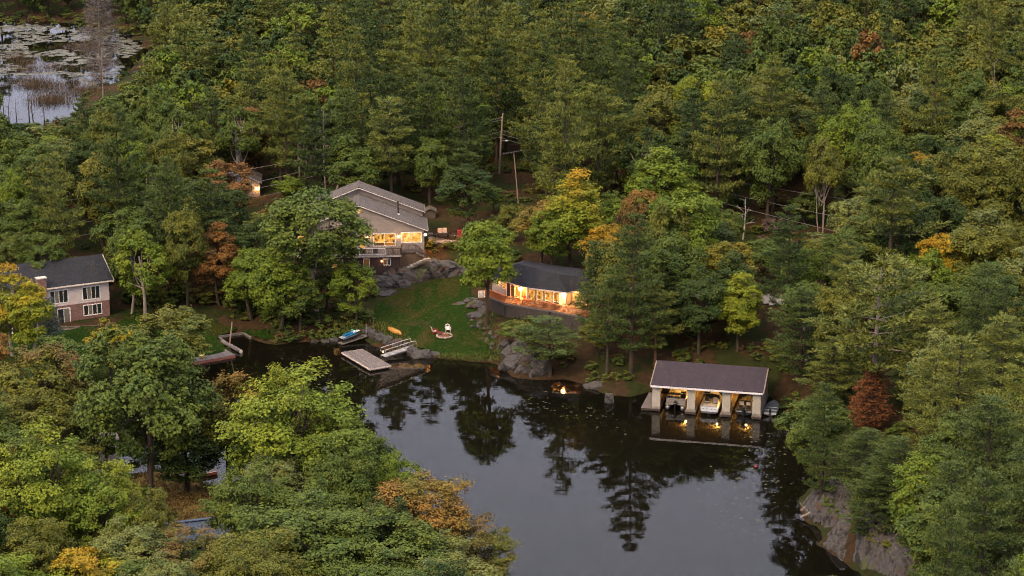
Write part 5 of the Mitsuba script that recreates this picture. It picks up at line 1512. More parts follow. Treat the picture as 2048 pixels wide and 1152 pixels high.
# ------------------------------------------------------------------ the brick house at left
def brick_house():
    a, b = at(220.5, 634, 1.6), at(141.7, 644.6, 1.6)
    f = wall_fr(b, a, 1.6)
    Lx = float(np.hypot(*(a - b)[:2]))
    f = f.sub(Lx, 0, 0)                                             # origin at the right front corner
    h = thing('brick_house', 'two storey house of pink brick and pale siding under a slate grey roof at left', 'house')
    X0, D, H, RY, RH = -16.5, 9.0, 5.7, 4.5, 8.0
    obj('lower_wall', box(X0, 0, 0, D, -.6, 2.55), 'brick', h, None, f)
    obj('upper_wall', box(X0, .03, -.03, D + .03, 2.551, H), 'siding_pale', h, None, f)
    S = (RH - H) / RY
    xr = .60
    obj('gable_wall', wallprism([(0, 0), (D, 0), (RY, RH - H - .06)], 0, .12), 'siding_pale', h, None, f.sub(-.05, 0, H - .001, 90))
    e = H - S * .6
    r = obj('roof', [slab((X0 - xr, -.6, e + .12), (xr, -.6, e + .12), (xr, RY, RH + .12), (X0 - xr, RY, RH + .12), .15), slab((X0 - xr, RY, RH + .12), (xr, RY, RH + .12), (xr, D + .6, e + .12), (X0 - xr, D + .6, e + .12), .15)], 'roof_slate', h, None, f)
    obj('fascia', [box(X0 - xr, xr, -.66, -.604, e - .08, e + .10)], 'paint', r, 'd6c6b8', f)
    obj('rake_board', [bar((xr + .03, -.6, e + .02), (xr + .03, RY, RH + .02), .05, .18, up=(1, 0, 0))], 'paint', r, 'b4a69c', f)
    CHECK.extend([('nb eave R', f.p(xr, -.6, e + .1), (229, 559)), ('nb ridge R', f.p(xr, RY, RH + .12), (200, 506)), ('nb floor', f.p(0, 0, 2.55), (221, 601))])
    # windows at px of the photo, turned into wall coordinates
    def wx(px): return (px - 220.5) / 78.8 * Lx
    for x0, x1, z0, z1, fl in ((168.5, 201.5, 3.05, 4.78, ['dark', 'curtain', 'dark', 'dark']), (104.5, 138, 3.05, 4.78, ['dark', 'curtain', 'dark', 'dark']), (169, 203.5, .75, 2.15, ['dark', 'curtain', 'dark', 'dark'])):
        window(h, f, wx(x0), wx(x1), z0, z1, 4, (1,), fl, y=-.03 if z0 > 2.6 else 0, fw=.1)
    window(h, f, wx(117.5), wx(140.5), .05, 2.1, 2, (1,), ['dark', 'curtain'], fw=.1, name='sliding_door')
    # chimney and the wing to the left of it
    cx = wx(96)
    ch = obj('chimney', box(cx - 1.25, cx + .0, -.75, -.035, -.6, H + 1.25), 'brick', h, None, f)
    obj('cap', box(cx - 1.35, cx + .1, -.85, .2, H + 1.251, H + 1.4), 'paint', ch, 'b5aaa0', f)
    obj('chimney_upper', box(cx - 1.25, cx + .0, -.034, .1, H - .3, H + 1.25), 'brick', ch, None, f)
    obj('wing', box(cx - 9, cx - 1.6, -1.6, -.04, 2.2, 4.7), 'siding_pale', h, None, f, label='pale balcony wing left of the chimney')
    window(h, f, cx - 7.6, cx - 2.6, 3.0, 4.2, 5, (1,), ['dark', 'curtain', 'dark'], y=-1.6, fw=.1)
    obj('wing_roof', [slab((cx - 9.3, -2.0, 4.72), (cx - 1.4, -2.0, 4.72), (cx - 1.4, -.05, 5.1), (cx - 9.3, -.05, 5.1), .1)], 'roof_slate', h, None, f)
    for x in (cx - 8.8, cx - 5.3, cx - 1.8): obj('post', box(x - .08, x + .08, -1.5, -1.34, -.6, 2.199), 'paint', h, 'd5cac0', f)
    obj('balcony_rail', [box(cx - 1.5, cx - .1 + .0, -1.7, -1.62, 2.2, 2.3)], 'paint', h, 'd5cac0', f)
    pw = obj('terrace', box(-8.5, .9, -3.4, -.004, -.3, .02), 'gravel', None, None, f, label='paved terrace in front of the brick house', kind='structure')
    for i in range(11):
        for j in range(4): obj('paver', rounded(-8.4 + i * .84, -7.6 + i * .84, -3.3 + j * .82, -2.52 + j * .82, 0, .045, .012), 'paint', pw, ['5d4c49', '675551', '544542'][(i * 7 + j * 3) % 3], f)
    return f


NF = brick_house()


# ------------------------------------------------------------------ garage behind, sheds, metal roof
def gable_shed(name, label, cat, o, yaw, w, d, hh, rise, wallmat, roofmat, trim='c9bfb5', col=None, ov=.35, roofcol=None):
    f = Fr(o[0], o[1], o[2], yaw)
    k = thing(name, label, cat)
    obj('wall', wallprism([(0, -.5), (w, -.5), (w, hh), (w / 2, hh + rise), (0, hh)], 0, d), wallmat, k, col, f)
    S = rise / (w / 2)
    r = obj('roof', [slab((w / 2, -ov, hh + rise + .08), (w + ov, -ov, hh - S * ov + .08), (w + ov, d + ov, hh - S * ov + .08), (w / 2, d + ov, hh + rise + .08), .12),
                     slab((w / 2, d + ov, hh + rise + .08), (-ov, d + ov, hh - S * ov + .08), (-ov, -ov, hh - S * ov + .08), (w / 2, -ov, hh + rise + .08), .12)], roofmat, k, roofcol, f)
    obj('rake_board', [bar((w / 2, -ov - .03, hh + rise), (w + ov, -ov - .03, hh - S * ov), .05, .18, up=(0, 1, 0)), bar((w / 2, -ov - .03, hh + rise), (-ov, -ov - .03, hh - S * ov), .05, .18, up=(0, 1, 0))], 'paint', r, trim, f)
    return k, f


p = at(523, 396, 7.3)
gk, gf = gable_shed('garage', 'small grey garage with one glowing wall lamp behind the rust brown tree', 'garage', (p[0] - 6.5, p[1] - .5, 7.3), 6, 6.3, 6, 2.7, 1.6, 'siding_beige', 'roof_taupe')
sconce(gk, gf, 5.85, -.01, 1.55, 200, .16)
window(gk, gf, 3.2, 4.4, 1.0, 2.0, 2, (1,), ['dim', 'dark'])
CHECK.append(('garage lamp', gf.p(5.85, -.1, 1.55), (516, 377)))
p = at(866, 434, 8.3)
gable_shed('garden_shed', 'little grey shed at the rear right corner of the main house', 'shed', (p[0] - 1.3, p[1], 8.0), 4, 1.7, 1.6, 1.3, .35, 'paint', 'paint', '6a615a', '4c4541', .2, '5a514b')


def metal_house():
    h = thing('metal_roof_house', 'house with blue grey standing seam metal roof half hidden in the lower left foreground', 'house')
    a, b = at(322, 1049, 6.0), at(432, 1036, 6.0)
    f = wall_fr(a, b, 0)
    Lx = 9.0
    obj('wall', box(-2.0, Lx - .3, -4.0, 4.0, .5, 4.1), 'paint', h, '5f6878', f)
    r = obj('roof', [slab((-2.6, 0, 5.9), (Lx, 0, 5.9), (Lx, 4.6, 3.9), (-2.6, 4.6, 3.9), .1)], 'paint', h, '4d586b', f)
    x = -2.6
    while x < Lx - .3:
        obj('roof_panel', slab((x, -4.6, 3.98), (x + .43, -4.6, 3.98), (x + .43, 0, 5.98), (x, 0, 5.98), .05), 'paint', r, '414b5e', f)
        obj('seam', bar((x + .45, -4.6, 4.0), (x + .45, 0, 6.0), .035, .07), 'paint', r, '353e4f', f)
        x += .47
    obj('ridge_cap', bar((-2.65, 0, 6.05), (Lx, 0, 6.05), .4, .08), 'paint', r, '525e74', f)
    window(h, f, -1.2, .2, 1.6, 3.2, 2, (1,), ['dark', 'dark'], y=-4.0)
    obj('chimney_pipe', rod((5, -1, 5.2), (5, -1, 6.6), .12), 'metal', h, '5c6470', f)
    return f


metal_house()
p = at(240, 925, 0.6)
gk, gf = gable_shed('shore_cabin', 'pale grey boat cabin with white trim hidden among the foreground oaks', 'cabin', (p[0] - 3.2, p[1] - .5, .6), 18, 3.2, 4.5, 2.3, 1.1, 'siding_pale', 'paint', 'd5cdc8', None, .3, '7f716c')
window(gk, gf, 1.9, 2.8, .9, 1.8, 1, (1,), ['dark'])

for n, q, t in CHECK:
    e = proj(q)[0]
    print(f'{n:16s} at ({e[0]:.0f},{e[1]:.0f}) wanted {t}')
# ------------------------------------------------------------------ docks and the shore
def main_dock():
    A, B, C, D = at(684, 705, .45), at(740, 738, .45), at(777, 728, .45), at(728, 699, .45)
    k = thing('floating_dock', 'weathered plank dock floating off the lawn', 'dock')
    u = (B - A) / np.linalg.norm(B - A)
    v = (C - B) / np.linalg.norm(C - B)
    L, Wd = np.linalg.norm(B - A), np.linalg.norm(C - B)
    f = Fr(A[0], A[1], 0, math.degrees(math.atan2(u[1], u[0])))      # x along the long front edge
    W = abs(u[0] * v[1] - u[1] * v[0]) * Wd
    obj('float', box(.25, L - .25, .2, W - .2, -.35, .17), 'paint', k, '1d1a19', f)
    obj('frame', [box(0, L, 0, .09, .17, .42), box(0, L, W - .09, W, .17, .42), box(0, .09, .09, W - .09, .17, .42), box(L - .09, L, .09, W - .09, .17, .42)], 'paint', k, '75675f', f)
    n = int((L - .1) / .15)
    for i in range(n):
        obj('plank', box(.02 + i * (L - .04) / n, .02 + (i + .93) * (L - .04) / n, -.03, W + .03, .421, .455), 'wood', k, None, f)
    obj('edge_board', [box(-.03, L + .03, -.07, -.031, .30, .47), box(-.07, -.031, -.07, W + .03, .30, .47), box(L + .031, L + .07, -.07, W + .03, .30, .47)], 'paint', k, 'b9aca2', f)
    obj('ladder', [rod((-.12, .5, -.9), (-.12, .5, .6), .025), rod((-.12, .95, -.9), (-.12, .95, .6), .025)] + [rod((-.12, .5, z), (-.12, .95, z), .02) for z in (-.2, .1, .4)], 'metal', k, '8a8884', f)


main_dock()


def gangway():
    k = thing('gangway', 'grey gangway with looped handrails from the rocks down to the floating dock', 'gangway')
    a, b = at(766, 712, .52), at(823, 694, .95)
    d = (b - a)[:2]
    L = float(np.linalg.norm(d))
    s = np.array([-d[1], d[0]]) / L
    W, rise = .62, b[2] - a[2]
    f = Fr(a[0], a[1], a[2], math.degrees(math.atan2(d[1], d[0])))
    sl = rise / L
    def P(x, y, z=0): return (x, y, sl * x + z)
    obj('side_beam', [bar(P(0, y, -.07), P(L, y, -.07), .07, .16) for y in (-W, W)], 'metal', k, '8f8c8a', f)
    n = int(L / .32)
    for i in range(n):
        x0, x1 = L * (i + .03) / n, L * (i + .97) / n
        obj('deck_panel', slab(P(x0, -W + .04), P(x1, -W + .04), P(x1, W - .04), P(x0, W - .04), .04), 'paint', k, ['8e8b8c', '9a9798', '858284'][i % 3], f)
    for y in (-W, W):
        pts = [P(.55, y, .45), P(.12, y, .48), P(.0, y, .7), P(.12, y, .95), P(.6, y, 1.0), P(L * .5, y, 1.0), P(L - .1, y, 1.0), P(L + .3, y, .9), P(L + .35, y, .45)]
        h = obj('handrail', tube(pts, .045, 8), 'paint', k, 'b9afa9', f)
        obj('mid_rail', rod(P(.5, y, .46), P(L, y, .5), .032), 'paint', h, 'a89e98', f)
        for x in np.linspace(.6, L - .1, 4): obj('baluster', rod(P(x, y, 0), P(x, y, 1.0), .024), 'metal', h, '968e88', f)


gangway()


def jet_ski():
    a = at(703, 674, .75)
    f0 = Fr(a[0], a[1], 0, 0)
    rk = thing('jet_ski_ramp', 'grey drive-up ramp with a triangular winch frame under the jet ski', 'ramp')
    d = at(735, 664, 1.0) - at(690, 684, .25)
    yaw = math.degrees(math.atan2(d[1], d[0]))
    f = Fr(a[0], a[1], .34, yaw)
    obj('deck', slab((-1.9, -.55, -.12), (2.3, -.55, .30), (2.3, .55, .30), (-1.9, .55, -.12), .14), 'paint', rk, '6f665f', f)
    obj('bunk', [bar((-1.7, y, .02), (1.8, y, .36), .12, .1) for y in (-.35, .35)], 'paint', rk, '4a4440', f)
    obj('winch_frame', [rod((2.1, y, .2), (2.55, 0, 1.75), .04) for y in (-.5, .5)] + [rod((2.9, 0, .1), (2.55, 0, 1.75), .035), rod((2.2, -.4, .55), (2.2, .4, .55), .03)], 'metal', rk, '8c857e', f)
    j = thing('jet_ski', 'blue and white jet ski pulled up on a grey ramp at the shore', 'jet ski')
    g = f.sub(-.1, 0, .34)
    g.m = g.m @ trimesh.transformations.rotation_matrix(math.radians(-6), (0, 1, 0))
    def sec(x, w, zb, zt, top=.8):
        return [(x, -w * .25, zb), (x, w * .25, zb), (x, w * .85, zb + (zt - zb) * .45), (x, w, zb + (zt - zb) * .7), (x, w * top, zt), (x, -w * top, zt), (x, -w, zb + (zt - zb) * .7), (x, -w * .85, zb + (zt - zb) * .45)]
    obj('hull', loft([sec(-1.6, .5, .02, .36), sec(-.9, .58, 0, .42), sec(0, .6, 0, .46), sec(.8, .52, .02, .54), sec(1.35, .3, .14, .6), sec(1.68, .06, .36, .62)]), 'gloss', j, '16191d', g, smooth=40 if False else False)
    obj('rear_deck', loft([sec(-1.62, .46, .36, .44), sec(-1.2, .5, .42, .50), sec(-.85, .4, .43, .52)]), 'gloss', j, '8f969c', g)
    obj('side_panel', [loft([sec(-1.0, .12, .44, .56), sec(0, .13, .46, .66), sec(.7, .10, .54, .74)]).apply_translation((0, y, 0)) for y in (-.42, .42)], 'gloss', j, '136a98', g)
    obj('hood', loft([sec(.35, .40, .5, .86, .5), sec(.8, .42, .52, .84, .5), sec(1.3, .26, .58, .74, .5), sec(1.62, .06, .6, .66, .5)]), 'gloss', j, 'c6cacb', g)
    obj('seat', loft([sec(-1.15, .2, .42, .74, .7), sec(-.6, .21, .44, .82, .7), sec(-.3, .19, .46, .72, .7), sec(.3, .18, .46, .80, .7), sec(.45, .1, .5, .86, .7)]), 'paint', j, '135a80', g)
    obj('handlebar', [rod((.45, 0, .8), (.35, 0, 1.02), .06), rod((.32, -.38, 1.05), (.32, .38, 1.05), .025)], 'paint', j, '20a0b8', g)
    obj('mirror', [box(.6, .7, y - .07, y + .07, .86, .95) for y in (-.36, .36)], 'paint', j, '3ac4a8', g)


jet_ski()


def canoe():
    a, b = at(776, 656.5, 1.25), at(803, 673, .95)
    k = thing('canoe', 'tan canoe lying upside down on the lawn edge', 'canoe')
    d = (b - a)[:2]
    f = Fr(a[0], a[1], g1(*a[:2]) + .03, math.degrees(math.atan2(d[1], d[0])))
    L = float(np.linalg.norm(d))
    secs = []
    for t in np.linspace(0, 1, 15):
        w = .43 * (1 - abs(2 * t - 1) ** 2.6) + .012
        zt = .40 * (1 - .1 * abs(2 * t - 1) ** 2)
        up_ = .14 * abs(2 * t - 1) ** 3
        secs.append([(L * t, w * math.cos(q), (zt * max(0, math.sin(q)) ** .7 + .02) * (1 if w > .05 else .8) - up_ * .5 + .06) for q in np.linspace(0, math.pi, 11)])
    obj('hull', loft(secs), 'gloss', k, 'a87838', f)
    for sgn in (-1, 1):
        obj('gunwale', tube([(L * t, sgn * (.435 * (1 - abs(2 * t - 1) ** 2.6) + .014), .06 - .07 * abs(2 * t - 1) ** 3) for t in np.linspace(0, 1, 13)], .02, 6), 'paint', k, '6a4a22', f)
    obj('keel', tube([(L * t, 0, .47 - .10 * abs(2 * t - 1) ** 2) for t in np.linspace(.06, .94, 9)], .014, 5), 'paint', k, 'b98a48', f)


canoe()

MAPLE = [(0, 1), (.14, .72), (.36, .82), (.28, .38), (.56, .62), (.62, .46), (.92, .50), (.84, .30), (.98, .18), (.52, -.18), (.58, -.34), (.08, -.26), (.06, -.72), (-.06, -.72), (-.08, -.26), (-.58, -.34), (-.52, -.18), (-.98, .18), (-.84, .30), (-.92, .50), (-.62, .46), (-.56, .62), (-.28, .38), (-.36, .82), (-.14, .72)]


def adirondack(px, py, yaw, label, sides, middle, leaf, group=None):
    p = at(px, py, 1.4)
    z = g1(p[0], p[1])
    p = at(px, py, z)
    f = Fr(p[0], p[1], g1(p[0], p[1]) + .03, yaw)
    t = thing('lawn_chair', label, 'chair', group)
    for i in range(5): obj('seat_slat', xf(box(-.28, .28, -.045, .045, 0, .025), 0, -.30 + i * .115, .37 - i * .022, 0, 0, 10), 'paint', t, middle if 0 < i < 4 else sides, f)
    for i in range(5):
        x = -.24 + i * .12
        hgt = [.74, .80, .83, .80, .74][i]
        obj('back_slat', xf(box(-.055, .055, -.012, .012, 0, hgt), x, .22, .24, 0, i * 2 - 4, -22), 'paint', t, sides if i in (0, 4) else middle, f)
    for sx in (-1, 1):
        obj('armrest', box(sx * .36 - .06, sx * .36 + .06, -.36, .34, .56, .59), 'paint', t, sides, f)
        obj('front_leg', box(sx * .33 - .04, sx * .33 + .04, -.34, -.31, 0, .56), 'paint', t, sides, f)
        obj('rear_leg', bar((sx * .30, -.34, .36), (sx * .30, .55, .03), .03, .1), 'paint', t, sides, f)
    lm = trimesh.creation.extrude_polygon(Polygon(MAPLE), .012 / .22, engine='earcut')
    lm.apply_scale(.22)
    obj('leaf_emblem', xf(xf(lm, 0, 0, 0, 0, 0, 90), 0, .205 + .20, .24 + .52, 0, 0, -22), 'paint', t, leaf, f)
    return t


adirondack(869, 668, 118, 'red and white lawn chair with a maple leaf left of the fire pit', '8e1d1c', 'd8d2cc', '9a2020')
adirondack(896, 664, 8, 'white lawn chair with a dark maple leaf behind the fire pit', 'b8a8a2', 'e2dfda', '3a1820')
p = at(879, 666, 1.5)
t = thing('low_table', 'small dark red slatted table between the two lawn chairs', 'table')
g = Fr(p[0], p[1], g1(p[0], p[1]) + .03, 8)
for i in range(5): obj('slat', box(-.4, .4, -.26 + i * .105, -.17 + i * .105, .38, .41), 'paint', t, '6e1c1b', g)
for sx in (-.34, .34):
    for sy in (-.2, .2): obj('leg', box(sx - .035, sx + .035, sy - .035, sy + .035, 0, .378), 'paint', t, '611918', g)


def fire_pit():
    p = at(889, 674.5, 1.35)
    z = g1(p[0], p[1])
    p = at(889, 674.5, z)
    t = thing('fire_pit', 'round stone fire pit with stacked logs on the lawn', 'fire pit')
    f = Fr(p[0], p[1], g1(p[0], p[1]), 0)
    obj('ash_bed', trimesh.creation.cylinder(.98, .1, sections=28).apply_translation((0, 0, .02)), 'paint', t, '33231d', f)
    for i in range(26):
        a = i * 6.2832 / 26
        obj('ring_stone', xf(rock(300 + i, .16, .14, .15, 2, .2), 1.05 * math.cos(a), 1.05 * math.sin(a), .13, math.degrees(a) + 90), 'paint', t, ['9b8778', '86746a', 'a8968a'][i % 3], f, smooth=True)
    for i in range(9):
        a = i * .7
        obj('log', rod((.55 * math.cos(a), .55 * math.sin(a), .08), (.06 * math.cos(a + .4), .06 * math.sin(a + .4), .55), .055, 7), 'paint', t, ['8a5b44', '9c6f56', '6d4534'][i % 3], f)
    for i in range(5):
        a = i * 1.3 + .3
        obj('log', rod((.8 * math.cos(a), .8 * math.sin(a), .12), (.35 * math.cos(a + 1.3), .35 * math.sin(a + 1.3), .14), .06, 7), 'paint', t, '7a5040', f)


fire_pit()


# ------------------------------------------------------------------ the neighbour's dock
def neighbour_dock():
    A, B, C = at(382, 725, .42), at(470.5, 709, .42), at(455, 695, .42)
    k = thing('timber_dock', 'timber dock with reddish fascia at the edge of the brick house lawn', 'dock')
    u = (B - A)[:2]
    L = float(np.linalg.norm(u))
    f = Fr(A[0], A[1], 0, math.degrees(math.atan2(u[1], u[0])))
    W = 3.0
    obj('fascia', [box(0, L, -.04, .04, -.15, .36), box(L - .04, L + .04, .041, W, -.15, .36)], 'paint', k, '8f5a4a', f)
    obj('joist', [box(.1, L - .05, y, y + .08, .05, .355) for y in (.3, 1.5, 2.7)], 'paint', k, '3c302a', f)
    n = int(L / .15)
    for i in range(n): obj('plank', box(i * L / n, (i + .93) * L / n, -.06, W, .361, .40), 'wood', k, None, f)
    for x in (.3, L / 2, L - .2): obj('pile', rod((x, .15, -1.4), (x, .15, .04), .1), 'wood', k, None, f)
    for i, (x, lb) in enumerate(((.55, 'yellow lawn chair at the left end of the timber dock'), (2.1, 'yellow lawn chair second from the left on the timber dock'))):
        t = thing('dock_chair', lb, 'chair')
        g = f.sub(x, 1.1, .40, -160 + i * 30)
        obj('seat', xf(box(-.28, .28, -.3, .28, 0, .03), 0, 0, .34, 0, 0, 8), 'paint', t, 'c9b464', g)
        for s in range(5): obj('back_slat', xf(box(-.05, .05, -.012, .012, 0, .72 + .04 * (s in (1, 2, 3))), -.22 + s * .11, .24, .24, 0, 0, -20), 'paint', t, 'd3bf70', g)
        for sx in (-1, 1):
            obj('armrest', box(sx * .35 - .06, sx * .35 + .06, -.34, .32, .55, .58), 'paint', t, 'c9b464', g)
            obj('leg', box(sx * .32 - .04, sx * .32 + .04, -.33, -.29, 0, .55), 'paint', t, 'b8a458', g)
            obj('leg', bar((sx * .30, -.3, .33), (sx * .30, .5, .03), .03, .1), 'paint', t, 'b8a458', g)
    # breakwater log, post
    a, b = at(444, 683, .35), at(482, 703, .25)
    lg = thing('breakwater_log', 'thick weathered log lying beside the timber dock', 'log')
    obj('log', tube([a, (a + b) / 2 + [0, 0, .03], b], [.26, .30, .28], 10), 'wood', lg)
    obj('cut_end', xf(trimesh.creation.cylinder(.27, .02, sections=14), *(b + (b - a) / np.linalg.norm(b - a) * .02), math.degrees(math.atan2((b - a)[1], (b - a)[0])), 90, 0), 'paint', lg, 'c7b6a4')
    tp, bp = at(465.5, 643.5, 3.6), at(458, 691, .35)
    s = bp + np.array([(466 - 458) / 14.6, 0, 3.35])
    po = thing('mooring_post', 'leaning wooden post with a small cap beside the timber dock', 'post')
    obj('pole', tube([bp - [0, 0, .6], bp + (s - bp) * .94], .085, 8), 'paint', po, '9d8472')
    obj('cap', tube([bp + (s - bp) * .95, s], [.11, .09], 8), 'paint', po, '77716a')
    # retaining timbers along the notch of the bank
    rt = thing('bank_edging', 'low timber edging along the notch in the bank behind the timber dock', 'edging')
    for (x0, y0), (x1, y1) in (((438, 674), (470, 669.5)), ((470, 669.5), (487, 667)), ((487, 667), (502, 676)), ((438, 676), (452, 686))):
        obj('timber', bar(at(x0, y0, .12), at(x1, y1, .12), .22, .35), 'wood', rt)


neighbour_dock()
p = at(153, 727, 1.2)
t = thing('fence_post', 'thin grey post standing on the lawn below the brick house', 'post')
obj('pole', rod((p[0], p[1], g1(p[0], p[1]) - .3), (p[0], p[1], g1(p[0], p[1]) + 1.7), .06), 'paint', t, '8d8378')
obj('cap', trimesh.creation.cylinder(.075, .06, sections=10).apply_translation((p[0], p[1], g1(p[0], p[1]) + 1.73)), 'paint', t, '77706a')

a, b = at(352, 941, .4), at(430, 950, .4)
k = thing('small_dock', 'brown plank dock with orange edge board in the left foreground', 'dock')
f = wall_fr(at(366, 957, .4), at(429, 944, .4))
L = 4.2
n = 28
for i in range(n): obj('plank', box(i * L / n, (i + .92) * L / n, 0, 3.0, .361, .40), 'wood', k, None, f)
obj('edge_board', [box(-.03, L + .03, -.05, -.003, .10, .42), box(L + .003, L + .05, 0, 3.0, .10, .42)], 'paint', k, '84462a', f)
obj('trim', box(-.03, L + .03, -.055, .05, .421, .45), 'paint', k, 'a8978a', f)
obj('joist', [box(.1, L - .1, y, y + .1, .05, .355) for y in (.3, 1.5, 2.7)], 'paint', k, '30261f', f)
for x in (.2, L - .2): obj('pile', rod((x, .3, -1.2), (x, .3, .05), .1), 'wood', k, None, f)

# ------------------------------------------------------------------ boats
def hull_secs(L, W, Hh, n=9, flare=.12, sheer=.15):
    out = []
    for t in np.linspace(0, 1, n):
        w = W / 2 * (1 - max(0, (t - .45) / .55) ** 2.4) + .02
        k = .10 * (1 - t) + .45 * t ** 3
        z = Hh + sheer * t ** 2
        out.append([(0 + w * .1, L * t, k), (w * .75, L * t, k + .18), (w * (1 - flare), L * t, k + .3), (w, L * t, z), (w - .06, L * t, z + .02), (-w + .06, L * t, z + .02), (-w, L * t, z), (-w * (1 - flare), L * t, k + .3), (-w * .75, L * t, k + .18), (-w * .1, L * t, k)])
    return out


def pontoon():
    f = BF.sub(2.75, .95, .05)
    t = thing('pontoon_boat', 'grey pontoon boat with outboard motor in the left slip of the boathouse', 'boat')
    for sx in (-.95, .95):
        m = trimesh.creation.cylinder(.32, 5.6, sections=18)
        cap = trimesh.creation.icosphere(subdivisions=2, radius=.32)
        obj('pontoon', [xf(m, sx, 2.9, .28, 0, 0, 90), cap.copy().apply_translation((sx, .1, .28)), trimesh.creation.cone(.32, .9, sections=18).apply_transform(trimesh.transformations.rotation_matrix(-math.pi / 2, (1, 0, 0))).apply_translation((sx, 5.7, .28))], 'metal', t, '9a9a9a', f, smooth=False)
    obj('deck', box(-1.25, 1.25, .15, 6.2, .62, .72), 'paint', t, '8a8580', f)
    fence = [box(-1.22, 1.22, .5, .55, .74, 1.32), box(-1.22, -1.17, .56, 6.0, .74, 1.32), box(1.17, 1.22, .56, 6.0, .74, 1.32)]
    for m in fence: obj('fence_panel', m, 'paint', t, '8f8a86', f)
    obj('rail', [box(-1.25, 1.25, .48, .57, 1.322, 1.37), box(-1.25, -1.15, .571, 6.0, 1.322, 1.37), box(1.15, 1.25, .571, 6.0, 1.322, 1.37)], 'metal', t, 'c4c2c0', f)
    for x in (-.75, .1): obj('seat', rounded(x - .38, x + .38, .65, 1.25, .74, 1.45, .07), 'paint', t, ['1e2a52', '35302e'][x > 0], f)
    obj('console', rounded(.3, .95, 2.6, 3.1, .73, 1.6, .05), 'paint', t, '3a3836', f)
    for sx in (-1.1, 1.1): obj('canopy_pole', rod((sx, 2.2, 1.37), (sx, 1.2, 1.75), .025), 'metal', t, 'b4b2b0', f)
    obj('canopy', rounded(-1.15, 1.15, 1.0, 1.35, 1.62, 1.86, .08), 'paint', t, '2c2624', f, label='dark canopy folded into a roll')
    o = obj('outboard_motor', [rounded(-.2, .2, -.35, .15, .75, 1.25, .1), box(-.06, .06, -.25, .05, -.1, .76)], 'gloss', t, '141416', f)
    obj('badge', box(-.1, .1, -.358, -.351, .95, 1.03), 'paint', o, 'c8c8c8', f)
    obj('ladder', [rod((x, .1, .1), (x, .1, .9), .02) for x in (.7, .98)] + [rod((.7, .1, z), (.98, .1, z), .02) for z in (.25, .5, .75)], 'metal', t, 'b4b2b0', f)


pontoon()


def runabout():
    f = BF.sub(7.12, .35, .0)
    t = thing('runabout', 'white open motorboat with grey stern in the middle slip of the boathouse', 'boat')
    obj('hull', loft(hull_secs(6.2, 2.35, .95)), 'gloss', t, '8a8680', f)
    obj('transom', rounded(-1.05, 1.05, -.06, -.003, .35, .98, .02), 'gloss', t, 'b9bcc4', f)
    for x in (-.75, -.28, .3, .72): obj('marking', box(x - .12, x + .12, -.066, -.061, .70, .76), 'paint', t, '2c3646', f)
    obj('swim_platform', rounded(-.95, .95, -.62, -.07, .34, .42, .03), 'paint', t, '3d4048', f)
    obj('cockpit', rounded(-.86, .86, .5, 3.9, .90, .985, .03), 'paint', t, '57504a', f)
    obj('engine_cover', rounded(-.85, .85, .06, .95, .94, 1.16, .06), 'paint', t, '9d978e', f)
    for x in (-.5, .5):
        s = obj('seat', rounded(x - .3, x + .3, 1.7, 2.2, .98, 1.3, .06), 'paint', t, 'c9bfb2', f)
        obj('backrest', rounded(x - .3, x + .3, 1.58, 1.7, 1.2, 1.72, .05), 'paint', s, ['2d2a2c', 'b8aa98'][x > 0], f)
    obj('windshield', [slab((-1.0, 3.2, 1.05), (1.0, 3.2, 1.05), (.8, 3.6, 1.5), (-.8, 3.6, 1.5), .03)], 'dark_glass', t, None, f)
    obj('wheel', xf(trimesh.creation.torus(.17, .025, 16, 8), .5, 2.75, 1.25, 0, 0, 60), 'paint', t, '222222', f)
    obj('arch', tube([(-1.08, 2.3, .98), (-.98, 1.9, 2.0), (0, 1.8, 2.2), (.98, 1.9, 2.0), (1.08, 2.3, .98)], .05, 8), 'metal', t, 'a8a6a2', f)
    obj('drive', [rounded(-.16, .16, -.5, -.07, -.2, .33, .06)], 'paint', t, '18181a', f)


runabout()


def dark_boat():
    f = BF.sub(11.35, .6, .0)
    t = thing('bass_boat', 'dark motorboat with black outboard in the right slip of the boathouse', 'boat')
    obj('hull', loft(hull_secs(5.6, 2.1, .82)), 'gloss', t, '17181a', f)
    obj('deck', rounded(-.85, .85, .25, 4.2, .80, .86, .02), 'paint', t, '2b2725', f)
    obj('stripe', [box(-.98, -.2, -.03, -.005, .55, .70), box(.25, .98, -.03, -.005, .55, .70)], 'paint', t, '858587', f)
    for x in (-.42, .42):
        s = obj('seat', rounded(x - .28, x + .28, 1.3, 1.8, .86, 1.12, .06), 'paint', t, '3a3432', f)
        obj('backrest', rounded(x - .28, x + .28, 1.2, 1.3, 1.05, 1.5, .04), 'paint', s, 'bfb6aa', f)
    obj('outboard_motor', [rounded(-.24, .24, -.62, .1, .8, 1.5, .13), box(-.08, .08, -.45, -.1, -.2, .82)], 'gloss', t, '0f0f11', f)
    obj('windshield', [slab((-.7, 2.2, .9), (.7, 2.2, .9), (.6, 2.45, 1.3), (-.6, 2.45, 1.3), .03)], 'dark_glass', t, None, f)


dark_boat()


